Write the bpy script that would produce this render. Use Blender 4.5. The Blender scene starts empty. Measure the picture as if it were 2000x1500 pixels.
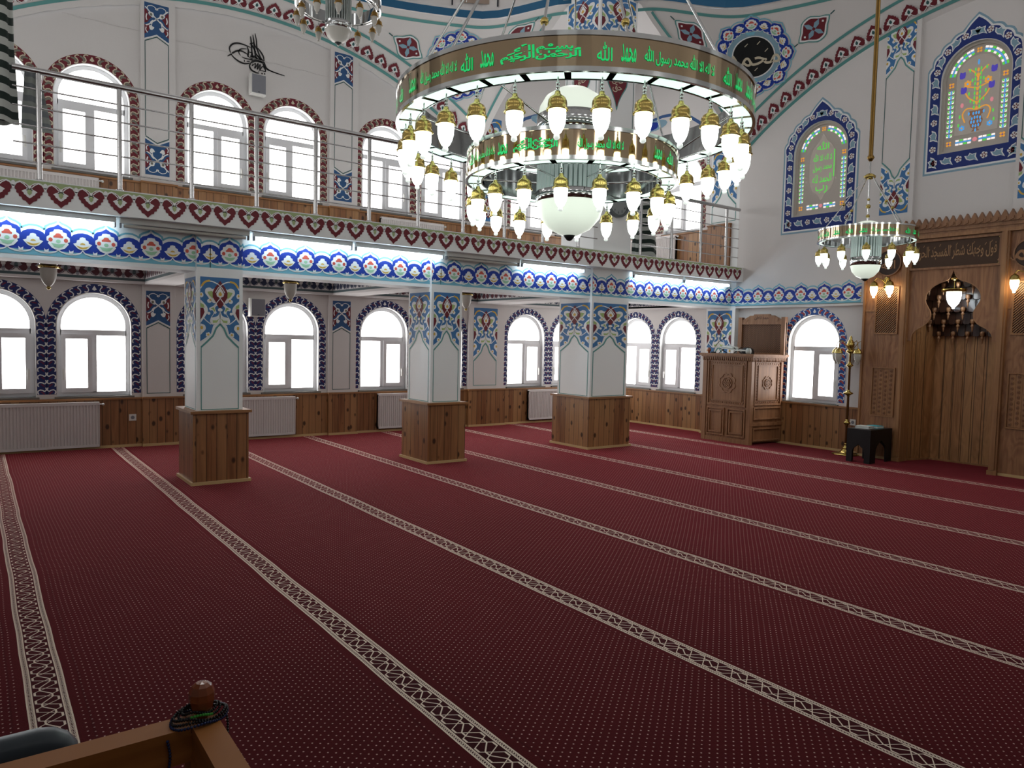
import bpy, math, random
from math import pi, sin, cos, radians, sqrt, hypot
from mathutils import Vector, Matrix
from mathutils.geometry import tessellate_polygon
random.seed(7)
SC = bpy.context.scene
COL = SC.collection

# ------------------------------------------------------------------ colours and materials
def lin(h):
    if isinstance(h, str):
        h = h.lstrip('#'); c = [int(h[i:i+2], 16)/255 for i in (0, 2, 4)]
    else: c = [v/255 for v in h]
    return tuple(v/12.92 if v <= .04045 else ((v+.055)/1.055)**2.4 for v in c) + (1,)
MATS = {}
def newmat(name):
    m = bpy.data.materials.new(name); m.use_nodes = True
    nt = m.node_tree; b = nt.nodes['Principled BSDF']; MATS[name] = m
    return m, nt, b
def mat(name, col, rough=.6, metal=0, emis=None, es=0, trans=0, ior=1.45, coat=0, spec=None, alpha=1, bump=0, bscale=40):
    m, nt, b = newmat(name)
    b.inputs['Base Color'].default_value = lin(col)
    b.inputs['Roughness'].default_value = rough
    b.inputs['Metallic'].default_value = metal
    b.inputs['Transmission Weight'].default_value = trans
    b.inputs['IOR'].default_value = ior
    b.inputs['Coat Weight'].default_value = coat
    b.inputs['Alpha'].default_value = alpha
    if spec is not None: b.inputs['Specular IOR Level'].default_value = spec
    if emis:
        b.inputs['Emission Color'].default_value = lin(emis); b.inputs['Emission Strength'].default_value = es
    if bump:
        n = nt.nodes.new('ShaderNodeTexNoise'); n.inputs['Scale'].default_value = bscale; n.inputs['Detail'].default_value = 4
        tc = nt.nodes.new('ShaderNodeTexCoord'); nt.links.new(tc.outputs['Object'], n.inputs['Vector'])
        bp = nt.nodes.new('ShaderNodeBump'); bp.inputs['Strength'].default_value = bump; bp.inputs['Distance'].default_value = .01
        nt.links.new(n.outputs['Fac'], bp.inputs['Height']); nt.links.new(bp.outputs['Normal'], b.inputs['Normal'])
    return m
class NT:
    """tiny node-graph helper: numbers or sockets in, socket out"""
    def __init__(s, nt): s.nt = nt
    def math(s, op, a, b=None, c=None):
        n = s.nt.nodes.new('ShaderNodeMath'); n.operation = op
        for i, v in enumerate((a, b, c)):
            if v is None: continue
            if isinstance(v, (int, float)): n.inputs[i].default_value = v
            else: s.nt.links.new(v, n.inputs[i])
        return n.outputs[0]
    def mix(s, f, a, b):
        n = s.nt.nodes.new('ShaderNodeMix'); n.data_type = 'RGBA'
        for i, v in ((0, f), (6, a), (7, b)):
            if isinstance(v, (int, float)): n.inputs[i].default_value = v
            elif isinstance(v, tuple): n.inputs[i].default_value = v
            else: s.nt.links.new(v, n.inputs[i])
        return n.outputs[2]
    def pos(s):
        g = s.nt.nodes.new('ShaderNodeNewGeometry'); x = s.nt.nodes.new('ShaderNodeSeparateXYZ')
        s.nt.links.new(g.outputs['Position'], x.inputs[0]); return x.outputs[0], x.outputs[1], x.outputs[2]
    def vec(s, a, b, c):
        n = s.nt.nodes.new('ShaderNodeCombineXYZ')
        for i, v in enumerate((a, b, c)):
            if isinstance(v, (int, float)): n.inputs[i].default_value = v
            else: s.nt.links.new(v, n.inputs[i])
        return n.outputs[0]
    def noise(s, v, scale, detail=3, dist=0):
        n = s.nt.nodes.new('ShaderNodeTexNoise'); n.inputs['Scale'].default_value = scale
        n.inputs['Detail'].default_value = detail; n.inputs['Distortion'].default_value = dist
        s.nt.links.new(v, n.inputs['Vector']); return n.outputs['Fac']
    def white(s, v):
        n = s.nt.nodes.new('ShaderNodeTexWhiteNoise'); n.noise_dimensions = '1D'; s.nt.links.new(v, n.inputs['W']); return n.outputs['Value']
    def bump(s, b, h, st=.5, d=.01):
        n = s.nt.nodes.new('ShaderNodeBump'); n.inputs['Strength'].default_value = st; n.inputs['Distance'].default_value = d
        s.nt.links.new(h, n.inputs['Height']); s.nt.links.new(n.outputs['Normal'], b.inputs['Normal'])

def wood(name, c0, c1, c2, plank=0, knots=False, rough=.42, axis='z', swirl=0):
    m, nt, b = newmat(name); N = NT(nt); x, y, z = N.pos()
    h = N.math('ADD', x, y)
    if axis == 'h': h, z = z, h
    cell = None
    if plank:
        q = N.math('DIVIDE', h, plank); cell = N.math('FLOOR', q); fr = N.math('FRACT', q)
        rnd = N.white(cell); off = N.math('MULTIPLY', rnd, 31.7)
    else: off = 0.0; rnd = None
    v = N.vec(N.math('MULTIPLY', h, 26), off, N.math('ADD', N.math('MULTIPLY', z, 1.6), off))
    g = N.noise(v, 1.0, 5, .6 + swirl)
    if swirl:
        v2 = N.vec(N.math('MULTIPLY', h, 5), 0.0, N.math('MULTIPLY', z, 1.3))
        g2 = N.noise(v2, 1.0, 2, .8); w = N.math('FRACT', N.math('MULTIPLY', g2, 9.0))
        w = N.math('ABSOLUTE', N.math('SUBTRACT', w, .5)); g = N.math('ADD', N.math('MULTIPLY', g, .75), N.math('MULTIPLY', w, .5))
    col = N.mix(N.math('MULTIPLY', N.math('SUBTRACT', g, .3), 2.4), lin(c0), lin(c1))
    if rnd is not None: col = N.mix(N.math('MULTIPLY', rnd, .45), col, lin(c2))
    if knots:
        vo = nt.nodes.new('ShaderNodeTexVoronoi'); vo.inputs['Scale'].default_value = 1.0
        nt.links.new(N.vec(N.math('MULTIPLY', h, 9), off, N.math('MULTIPLY', z, 5.6)), vo.inputs['Vector'])
        k = N.math('SUBTRACT', 1.0, N.math('MULTIPLY', vo.outputs['Distance'], 4.4)); k = N.math('MAXIMUM', k, 0.0); k = N.math('MINIMUM', N.math('MULTIPLY', k, 2.2), .92)
        col = N.mix(k, col, lin('#2c1508'))
    if plank:
        e = N.math('ABSOLUTE', N.math('SUBTRACT', fr, .5)); gr = N.math('GREATER_THAN', e, .462)
        col = N.mix(N.math('MULTIPLY', gr, .75), col, lin('#2a170c'))
        N.bump(b, N.math('SUBTRACT', 1.0, gr), .6, .006)
    nt.links.new(col, b.inputs['Base Color']); b.inputs['Roughness'].default_value = rough
    return m

P = {}   # painted colours
for n, c in dict(white='#ecefef', blue='#1238a0', lblue='#79bcd2', field='#3f77ae', teal='#5d9a97', maroon='#6e1f2b', red='#cf5a4a', green='#a8c07a',
                 lgreen='#9fcdaa', yellow='#d9b24e', navy='#1b2550', dark='#161a26', plum='#4d1c34', olive='#77786c', grey='#8f8f96', green2='#a3b583',
                 navy2='#142f7a', sky='#86a9bc', dteal='#2f5c5c', drum='#1d5f86', cream='#cfc6ae', black='#0b1013').items():
    P[n] = mat('paint_'+n, c, .62)
WALL = mat('wall_plaster', '#dcd9d7', .7, bump=.12, bscale=60)
WHITE = mat('white_plaster', '#f1f4f4', .6, bump=.05, bscale=50)
CEIL = mat('ceiling_plaster', '#d6d3d2', .8)
PINE = wood('knotty_pine_planks', '#98663f', '#673f24', '#c39766', .092, True, .36)
PINEH = wood('pine_rail', '#a27448', '#82552f', '#b08458', 0, False, .4, 'h')
OAK = wood('oak_veneer', '#a3744f', '#7a5034', '#b28761', 0, False, .45, swirl=.4)
OAKP = wood('oak_planks', '#b58255', '#8a5e38', '#bb8f60', .118, False, .45, swirl=.4)
OAKF = wood('oak_moulding', '#a97b51', '#865c3a', '#b68a60', 0, False, .42)
CARVE = wood('carved_walnut', '#9f7350', '#7a5234', '#ad8058', 0, False, .45)
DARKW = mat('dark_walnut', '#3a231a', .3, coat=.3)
TRIMW = mat('pale_pine_skirting', '#c9a878', .5)
RADW = mat('radiator_enamel', '#d8d2d0', .4)
PVC = mat('window_pvc', '#e6e7ea', .35)
SILL = mat('grey_stone_sill', '#6d6c68', .5)
CHROME = mat('chrome', '#c9cccc', .12, 1)
STEEL = mat('stainless_steel', '#b9b9b9', .22, 1)
BRASS = mat('brass', '#b8a25e', .22, 1)
BRASSD = mat('aged_brass', '#8d6f3c', .3, 1)
BRONZE = mat('bronze_mirror', '#b09c80', .06, 1)
MIRROR = mat('dim_mirror', '#a2a6a6', .1, 1)
BLACK = mat('black_paint', '#0d0d0f', .45)
BLACKP = mat('black_plastic', '#17181a', .5)
GREYP = mat('grey_speaker_grille', '#84868e', .6)
WPLAS = mat('white_plastic', '#dcdcd8', .4)
GREENL = mat('green_neon_lettering', '#10b060', .4, emis='#10c868', es=.32)
LAMP = mat('lit_lamp_glass', '#ffffff', .3, emis='#f4fff6', es=3)
LAMPW = mat('lit_warm_lamp_glass', '#ffffff', .3, emis='#ffe9b8', es=7)
PANEL = mat('lit_ring_panel', '#eafff2', .4, emis='#d8f5e4', es=.55)
BOWL = mat('lit_bowl_glass', '#e8efe2', .3, emis='#dfeadb', es=.3)
TUBE = mat('lit_fluorescent_tube', '#ffffff', .3, emis='#dcf2ff', es=7.5)
FROST = mat('frosted_glass_unlit', '#c3c0b8', .35, spec=.5)
TIP = mat('lamp_glass_tip', '#eef2ee', .15, emis='#e8f4ec', es=.3)
GLASSC = mat('clear_glass', '#b9c2bf', .08, spec=.8)
GLASSR = mat('glass_rods', '#c4d6d2', .08, emis='#d6e8e4', es=.06, spec=.8)
PANE2 = mat('added_drum_glow_pane', '#ffffff', .4, emis='#fffcfa', es=2.4)  # glow for the added drum windows, out of view
PANE = mat('daylit_frosted_pane', '#ffffff', .4, emis='#fffcfa', es=3.0)
STG = {n: mat('stained_'+n, c, .3, emis=c, es=e) for n, c, e in (('white', '#eee4e0', .42), ('blue', '#4a98d8', .34), ('green', '#4cb040', .5), ('orange', '#d09038', .34), ('violet', '#4438a0', .34), ('pink', '#d08088', .3), ('brown', '#9a6a48', .1), ('lace', '#b3aaa0', .08))}
PLAST = mat('stained_window_plaster', '#c4bdb4', .7)
LEATHER = mat('blue_grey_leatherette', '#25333c', .4)
BEADK = mat('black_beads', '#0c0e12', .25)
BEADB = mat('blue_beads', '#1a2a58', .25)
BEADG = mat('green_beads', '#3ea83a', .3)
BOOKW = mat('book_white', '#d6dcd8', .5)
BOOKT = mat('book_turquoise', '#35b0c0', .5)
CLKF = mat('clock_face', '#8f9696', .5)
CLKR = mat('clock_rim', '#5c6264', .4)
ROBE1 = mat('dark_green_cloth', '#152520', .8)
ROBE2 = mat('pale_grey_cloth', '#a9ada8', .8)
RUBY = mat('varnished_knob_wood', '#8a4a2a', .22, coat=.5)
RAILW = wood('varnished_rail_wood', '#ad7038', '#84501f', '#b27a40', 0, False, .6, 'h'); RAILW.node_tree.nodes['Principled BSDF'].inputs['Specular IOR Level'].default_value = .25

def carpet():
    m, nt, b = newmat('prayer_carpet'); N = NT(nt); x, y, z = N.pos()
    M_ = N.math
    # slight waviness of the laid rows
    wv = N.noise(N.vec(M_('MULTIPLY', y, 1.3), M_('MULTIPLY', x, .3), 0.0), 1.0, 1)
    x = M_('ADD', x, M_('MULTIPLY', M_('SUBTRACT', wv, .5), .022))
    # dots on a staggered lattice
    def lat(ox, oy):
        fx = M_('MULTIPLY', M_('SUBTRACT', M_('FRACT', M_('ADD', M_('DIVIDE', x, .044), ox)), .5), .044)
        fy = M_('MULTIPLY', M_('SUBTRACT', M_('FRACT', M_('ADD', M_('DIVIDE', y, .034), oy)), .5), .034)
        return M_('LESS_THAN', M_('ADD', M_('MULTIPLY', fx, fx), M_('MULTIPLY', fy, fy)), .0031**2)
    dots = M_('MAXIMUM', lat(0, 0), lat(.5, .5))
    # band coordinate: distance from band centre
    q = M_('MULTIPLY', M_('SUBTRACT', M_('FRACT', M_('ADD', M_('DIVIDE', M_('SUBTRACT', x, .210), 1.199), .5)), .5), 1.199)
    a = M_('ABSOLUTE', q)
    front = M_('GREATER_THAN', x, 8.78)
    inband = M_('MULTIPLY', M_('LESS_THAN', a, .0685), M_('LESS_THAN', x, 9.2))
    nodots = M_('LESS_THAN', a, .095)
    def near(v, c, w): return M_('LESS_THAN', M_('ABSOLUTE', M_('SUBTRACT', v, c)), w)
    e1 = near(a, .0655, .003); e2 = near(a, .0475, .0028)
    # little rings in the edge strips
    fy = M_('SUBTRACT', M_('FRACT', M_('DIVIDE', y, .012)), .5)
    rr = M_('ADD', M_('POWER', M_('DIVIDE', M_('SUBTRACT', a, .0565), .0055), 2.0), M_('POWER', M_('MULTIPLY', fy, 1.9), 2.0))
    ring = near(rr, .75, .33); strip = near(a, .0565, .0068); ring = M_('MULTIPLY', ring, strip)
    # interlace: zig-zag straps
    T = .15
    def tri(off, amp):
        f = M_('FRACT', M_('ADD', M_('DIVIDE', y, T), off)); t = M_('SUBTRACT', M_('MULTIPLY', M_('ABSOLUTE', M_('SUBTRACT', f, .5)), 4.0), 1.0)
        return M_('MULTIPLY', M_('MAXIMUM', M_('MINIMUM', M_('MULTIPLY', t, 1.6), 1.0), -1.0), amp)
    st = None
    for off, amp, w in ((0, .037, .0038), (.5, .037, .0038), (.25, .019, .0034)):
        s_ = M_('LESS_THAN', M_('ABSOLUTE', M_('SUBTRACT', q, tri(off, amp))), w)
        st = s_ if st is None else M_('MAXIMUM', st, s_)
    st = M_('MULTIPLY', st, M_('LESS_THAN', a, .0425))
    cream = M_('MAXIMUM', M_('MAXIMUM', e1, e2), M_('MAXIMUM', ring, st))
    n1 = N.noise(N.vec(x, y, 0.0), 1.2, 3); n2 = N.noise(N.vec(x, y, 0.0), 260, 2)
    base = N.mix(N.math('MULTIPLY', n1, .7), lin('#541519'), lin('#380a0c')) 
    base = N.mix(M_('MULTIPLY', n2, .4), base, lin('#1e0606'))
    base = N.mix(M_('MULTIPLY', dots, M_('SUBTRACT', 1.0, nodots)), base, lin('#d2b3aa'))
    band = N.mix(cream, lin('#2e1014'), lin('#eadccb'))
    col = N.mix(inband, base, band)
    col = N.mix(M_('MULTIPLY', front, .8), col, lin('#240a0b'))
    # seam where one roll meets the next
    sm = near(a, .118, .004); col = N.mix(M_('MULTIPLY', sm, .35), col, lin('#200508'))
    nt.links.new(col, b.inputs['Base Color']); b.inputs['Roughness'].default_value = .95
    b.inputs['Specular IOR Level'].default_value = .1
    b.inputs['Sheen Weight'].default_value = 1.0; b.inputs['Sheen Roughness'].default_value = .3; b.inputs['Sheen Tint'].default_value = lin('#c84a58')
    N.bump(b, n2, .35, .004)
    return m
CARPET = carpet()

# ------------------------------------------------------------------ mesh builder
class MB:
    def __init__(s): s.v = []; s.f = []; s.m = []; s.mats = []; s.sm = []
    def mi(s, m):
        if m not in s.mats: s.mats.append(m)
        return s.mats.index(m)
    def face(s, pts, m, smooth=False):
        n = len(s.v); s.v += [tuple(p) for p in pts]; s.f.append(tuple(range(n, n+len(pts)))); s.m.append(s.mi(m)); s.sm.append(smooth)
    def grid(s, rows, m, closed=False, smooth=True):
        n = len(s.v); w = len(rows[0])
        for r in rows: s.v += [tuple(p) for p in r]
        k = s.mi(m)
        for i in range(len(rows)-1):
            for j in range(w if closed else w-1):
                a = n+i*w+j; b = n+i*w+(j+1) % w
                s.f.append((a, b, b+w, a+w)); s.m.append(k); s.sm.append(smooth)
    def box(s, x0, y0, z0, x1, y1, z1, m):
        x0, x1 = sorted((x0, x1)); y0, y1 = sorted((y0, y1)); z0, z1 = sorted((z0, z1))
        n = len(s.v); s.v += [(x, y, z) for z in (z0, z1) for (x, y) in ((x0, y0), (x1, y0), (x1, y1), (x0, y1))]
        k = s.mi(m)
        for f in ((3, 2, 1, 0), (4, 5, 6, 7), (0, 1, 5, 4), (1, 2, 6, 5), (2, 3, 7, 6), (3, 0, 4, 7)):
            s.f.append(tuple(n+i for i in f)); s.m.append(k); s.sm.append(False)
    def bbox(s, T, u0, v0, d0, u1, v1, d1, m):   # box in wall coordinates
        c = [T(u, v, d) for d in (d0, d1) for (u, v) in ((u0, v0), (u1, v0), (u1, v1), (u0, v1))]
        n = len(s.v); s.v += [tuple(p) for p in c]; k = s.mi(m)
        for f in ((3, 2, 1, 0), (4, 5, 6, 7), (0, 1, 5, 4), (1, 2, 6, 5), (2, 3, 7, 6), (3, 0, 4, 7)):
            s.f.append(tuple(n+i for i in f)); s.m.append(k); s.sm.append(False)
    def lathe(s, prof, m, c=(0, 0, 0), seg=20, smooth=True):
        rows = [[(c[0]+r*cos(2*pi*j/seg), c[1]+r*sin(2*pi*j/seg), c[2]+z) for j in range(seg)] for r, z in prof]
        s.grid(rows, m, True, smooth)
    def tube(s, pts, r, m, seg=8, cap=True):
        pts = [Vector(p) for p in pts]; rows = []; n0 = None
        for i, p in enumerate(pts):
            t = (pts[min(i+1, len(pts)-1)]-pts[max(i-1, 0)]).normalized()
            if n0 is None:
                n0 = t.orthogonal().normalized()
            n0 = (n0-t*n0.dot(t)).normalized(); b = t.cross(n0)
            rr = r[i] if isinstance(r, (list, tuple)) else r
            rows.append([p+(n0*cos(2*pi*j/seg)+b*sin(2*pi*j/seg))*rr for j in range(seg)])
        s.grid(rows, m, True)
        if cap: s.face(list(reversed(rows[0])), m); s.face(rows[-1], m)
    def ball(s, c, r, m, seg=12, sz=1):
        n = max(4, seg//2); s.lathe([(max(1e-5, r*sin(pi*i/n)), -r*sz*cos(pi*i/n)) for i in range(n+1)], m, c, seg)
    def prism(s, pts, T, d0, d1, m, side=None):
        """outline pts (u,v) extruded from d0 to d1 through the map T; front at d1"""
        tri = tessellate_polygon([[Vector((p[0], p[1], 0)) for p in pts]])
        for d in (d0, d1):
            for t in tri: s.face([T(pts[i][0], pts[i][1], d) for i in t], m)
        n = len(pts)
        for i in range(n):
            a, b = pts[i], pts[(i+1) % n]
            s.face([T(a[0], a[1], d0), T(b[0], b[1], d0), T(b[0], b[1], d1), T(a[0], a[1], d1)], side or m)
    def ringprism(s, po, pi_, T, d0, d1, m):
        n = len(po)
        for i in range(n):
            j = (i+1) % n
            for d in (d0, d1): s.face([T(*po[i], d), T(*po[j], d), T(*pi_[j], d), T(*pi_[i], d)], m)
            s.face([T(*po[i], d0), T(*po[j], d0), T(*po[j], d1), T(*po[i], d1)], m)
            s.face([T(*pi_[i], d0), T(*pi_[j], d0), T(*pi_[j], d1), T(*pi_[i], d1)], m)
    def holed(s, outer, holes, T, d, m):
        allp = list(outer); 
        for h in holes: allp += h
        tri = tessellate_polygon([[Vector((p[0], p[1], 0)) for p in L] for L in [outer]+holes])
        for t in tri: s.face([T(*allp[i], d) for i in t], m)
    # flat painting: polygons a hair above the surface
    def paint(s, pts, T, lay, m):
        if len(pts) < 3: return
        d = .0012*lay
        if len(pts) <= 4: s.face([T(p[0], p[1], d) for p in pts], m); return
        tri = tessellate_polygon([[Vector((p[0], p[1], 0)) for p in pts]])
        n = len(s.v); s.v += [tuple(T(p[0], p[1], d)) for p in pts]; k = s.mi(m)
        for t in tri: s.f.append(tuple(n+i for i in t)); s.m.append(k); s.sm.append(False)
    def stroke(s, pts, w, T, lay, m):
        d = .0012*lay; L = []; n = len(pts)
        for i, p in enumerate(pts):
            a = pts[max(i-1, 0)]; b = pts[min(i+1, n-1)]
            dx, dy = b[0]-a[0], b[1]-a[1]; l = hypot(dx, dy) or 1
            ww = w[i] if isinstance(w, (list, tuple)) else w
            L.append([T(p[0]-dy/l*ww/2, p[1]+dx/l*ww/2, d), T(p[0]+dy/l*ww/2, p[1]-dx/l*ww/2, d)])
        s.grid(L, m, False, False)
    def star(s, pts, T, lay, m, n=5):
        s.grid([[T(p[0]*max(k/n, .001), p[1]*max(k/n, .001), .0012*lay) for p in pts] for k in range(n+1)], m, True, False)
    def build(s, name, parent=None, loc=None, fix=False, **kw):
        me = bpy.data.meshes.new(name)
        off = Vector(loc) if loc is not None else Vector((0, 0, 0))
        vv = s.v if loc is None else [(v[0]-off[0], v[1]-off[1], v[2]-off[2]) for v in s.v]
        me.from_pydata(vv, [], s.f)
        for m in s.mats: me.materials.append(m)
        me.polygons.foreach_set('material_index', s.m); me.polygons.foreach_set('use_smooth', s.sm)
        if fix:
            import bmesh
            bm = bmesh.new(); bm.from_mesh(me); bmesh.ops.remove_doubles(bm, verts=bm.verts, dist=1e-5)
            bmesh.ops.recalc_face_normals(bm, faces=bm.faces); bm.to_mesh(me); bm.free()
        me.update()
        o = bpy.data.objects.new(name, me); COL.objects.link(o)
        if loc is not None: o.location = off
        if parent: o.parent = parent
        for k, v in kw.items(): o[k] = v
        return o
def empty(name, loc=(0, 0, 0), rz=0, **kw):
    o = bpy.data.objects.new(name, None); COL.objects.link(o); o.location = loc; o.rotation_euler = (0, 0, rz); o.empty_display_size = .1
    for k, v in kw.items(): o[k] = v
    return o
def kids(o): return [c for c in bpy.data.objects if c.parent == o]
def dup(o, parent=None, loc=None, rz=None, **kw):
    c = o.copy(); COL.objects.link(c); c.parent = parent
    if loc is not None: c.location = loc
    if rz is not None: c.rotation_euler = (0, 0, rz)
    for k in kids(o): dup(k, c)
    for k, v in kw.items(): c[k] = v
    return c

# wall maps: u runs to the right as seen from the hall, v is height, d stands out of the surface
def LW(Y): return lambda u, v, d=0: Vector((u, Y-d, v))          # surface facing -Y
def QW(X): return lambda u, v, d=0: Vector((X-d, -u, v))         # surface facing -X
def shift(T, u0, v0, k=1, ky=None):
    ky = k if ky is None else ky
    return lambda u, v, d=0: T(u0+u*k, v0+v*ky, d)
def flipv(T): return lambda u, v, d=0: T(u, -v, d)
def cr(pts, n=5, closed=True):
    out = []; m = len(pts)
    for i in range(m if closed else m-1):
        if closed: p0, p1, p2, p3 = (pts[(i+k-1) % m] for k in range(4))
        else: p0, p1, p2, p3 = pts[max(i-1, 0)], pts[i], pts[i+1], pts[min(i+2, m-1)]
        for j in range(n):
            t = j/n; t2 = t*t; t3 = t2*t
            out.append(tuple(.5*(2*p1[k]+(p2[k]-p0[k])*t+(2*p0[k]-5*p1[k]+4*p2[k]-p3[k])*t2+(3*p1[k]-p0[k]-3*p2[k]+p3[k])*t3) for k in (0, 1)))
    if not closed: out.append(tuple(pts[-1]))
    return out
def ell(cx, cy, rx, ry, n=10, a0=0): return [(cx+rx*cos(a0+2*pi*i/n), cy+ry*sin(a0+2*pi*i/n)) for i in range(n)]
def mir(pts): return [(-x, y) for x, y in reversed(pts)]
def sym(pts): return pts + [(-x, y) for x, y in reversed(pts) if abs(x) > 1e-6]   # right half, top to bottom -> full outline
def lobes(cx, cy, rx, ry, k, depth=.12, n=4, a0=0):
    N_ = k*n; return [(cx+rx*(1-depth+depth*abs(sin(k*(2*pi*i/N_)/2)))*cos(a0+2*pi*i/N_), cy+ry*(1-depth+depth*abs(sin(k*(2*pi*i/N_)/2)))*sin(a0+2*pi*i/N_)) for i in range(N_)]
def archpts(hw, z0, zc, n=24, uc=0):
    return [(uc+hw, z0)] + [(uc+hw*cos(pi*i/n), zc+hw*sin(pi*i/n)) for i in range(n+1)] + [(uc-hw, z0)]
_F = {}
def glyphs(txt):
    """outline fill of a line of text as triangles, height normalised to 1, centred"""
    if txt in _F: return _F[txt]
    c = bpy.data.curves.new('t', 'FONT'); c.body = txt; c.resolution_u = 3; c.offset = .012
    o = bpy.data.objects.new('t', c); COL.objects.link(o); bpy.context.view_layer.update()
    me = o.to_mesh(); v = [(p.co.x, p.co.y) for p in me.vertices]; f = [tuple(p.vertices) for p in me.polygons]
    o.to_mesh_clear(); bpy.data.objects.remove(o); bpy.data.curves.remove(c)
    x0, x1 = min(p[0] for p in v), max(p[0] for p in v); y0, y1 = min(p[1] for p in v), max(p[1] for p in v); h = y1-y0
    _F[txt] = ([((p[0]-(x0+x1)/2)/h, (p[1]-(y0+y1)/2)/h) for p in v], f, (x1-x0)/h)
    return _F[txt]
def text(mb, txt, T, h, m, lay=3, w=None):
    v, f, asp = glyphs(txt); kx = h if w is None else w/asp
    n = len(mb.v); mb.v += [tuple(T(p[0]*kx, p[1]*h, .0012*lay)) for p in v]; k = mb.mi(m)
    for q in f: mb.f.append(tuple(n+i for i in q)); mb.m.append(k); mb.sm.append(False)
# Arabic shaping: (isolated, final, initial, medial)
AR = {'ا': ('\ufe8d', '\ufe8e', None, None), 'ل': ('\ufedd', '\ufede', '\ufedf', '\ufee0'), 'ه': ('\ufee9', '\ufeea', '\ufeeb', '\ufeec'), 'م': ('\ufee1', '\ufee2', '\ufee3', '\ufee4'),
      'ح': ('\ufea1', '\ufea2', '\ufea3', '\ufea4'), 'د': ('\ufea9', '\ufeaa', None, None), 'ر': ('\ufead', '\ufeae', None, None), 'س': ('\ufeb1', '\ufeb2', '\ufeb3', '\ufeb4'),
      'و': ('\ufeed', '\ufeee', None, None), 'ب': ('\ufe8f', '\ufe90', '\ufe91', '\ufe92'), 'ن': ('\ufee5', '\ufee6', '\ufee7', '\ufee8'), 'ي': ('\ufef1', '\ufef2', '\ufef3', '\ufef4'),
      'ج': ('\ufe9d', '\ufe9e', '\ufe9f', '\ufea0'), 'ش': ('\ufeb5', '\ufeb6', '\ufeb7', '\ufeb8'), 'ط': ('\ufec1', '\ufec2', '\ufec3', '\ufec4'), 'ك': ('\ufed9', '\ufeda', '\ufedb', '\ufedc'),
      'ف': ('\ufed1', '\ufed2', '\ufed3', '\ufed4'), 'خ': ('\ufea5', '\ufea6', '\ufea7', '\ufea8'), 'ق': ('\ufed5', '\ufed6', '\ufed7', '\ufed8'), 'ت': ('\ufe95', '\ufe96', '\ufe97', '\ufe98')}
def ar(s):
    s = s.replace('الله', '\ufdf2'); out = []
    i = 0; prev = False
    while i < len(s):
        c = s[i]
        if c == 'ل' and i+1 < len(s) and s[i+1] == 'ا': out.append('\ufefc' if prev else '\ufefb'); prev = False; i += 2; continue
        if c not in AR: out.append(c); prev = False; i += 1; continue
        nx = i+1 < len(s) and s[i+1] in AR; f = AR[c]
        if f[2] is None: out.append(f[1] if prev else f[0]); prev = False
        else:
            out.append(f[3] if prev and nx else f[1] if prev else f[2] if nx else f[0]); prev = nx
        i += 1
    return ''.join(reversed(out))
ALLAH = ar('الله'); MUH = ar('محمد'); SHAH = ar('لا اله الا الله محمد رسول الله'); BISM = '\ufdfd'
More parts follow.
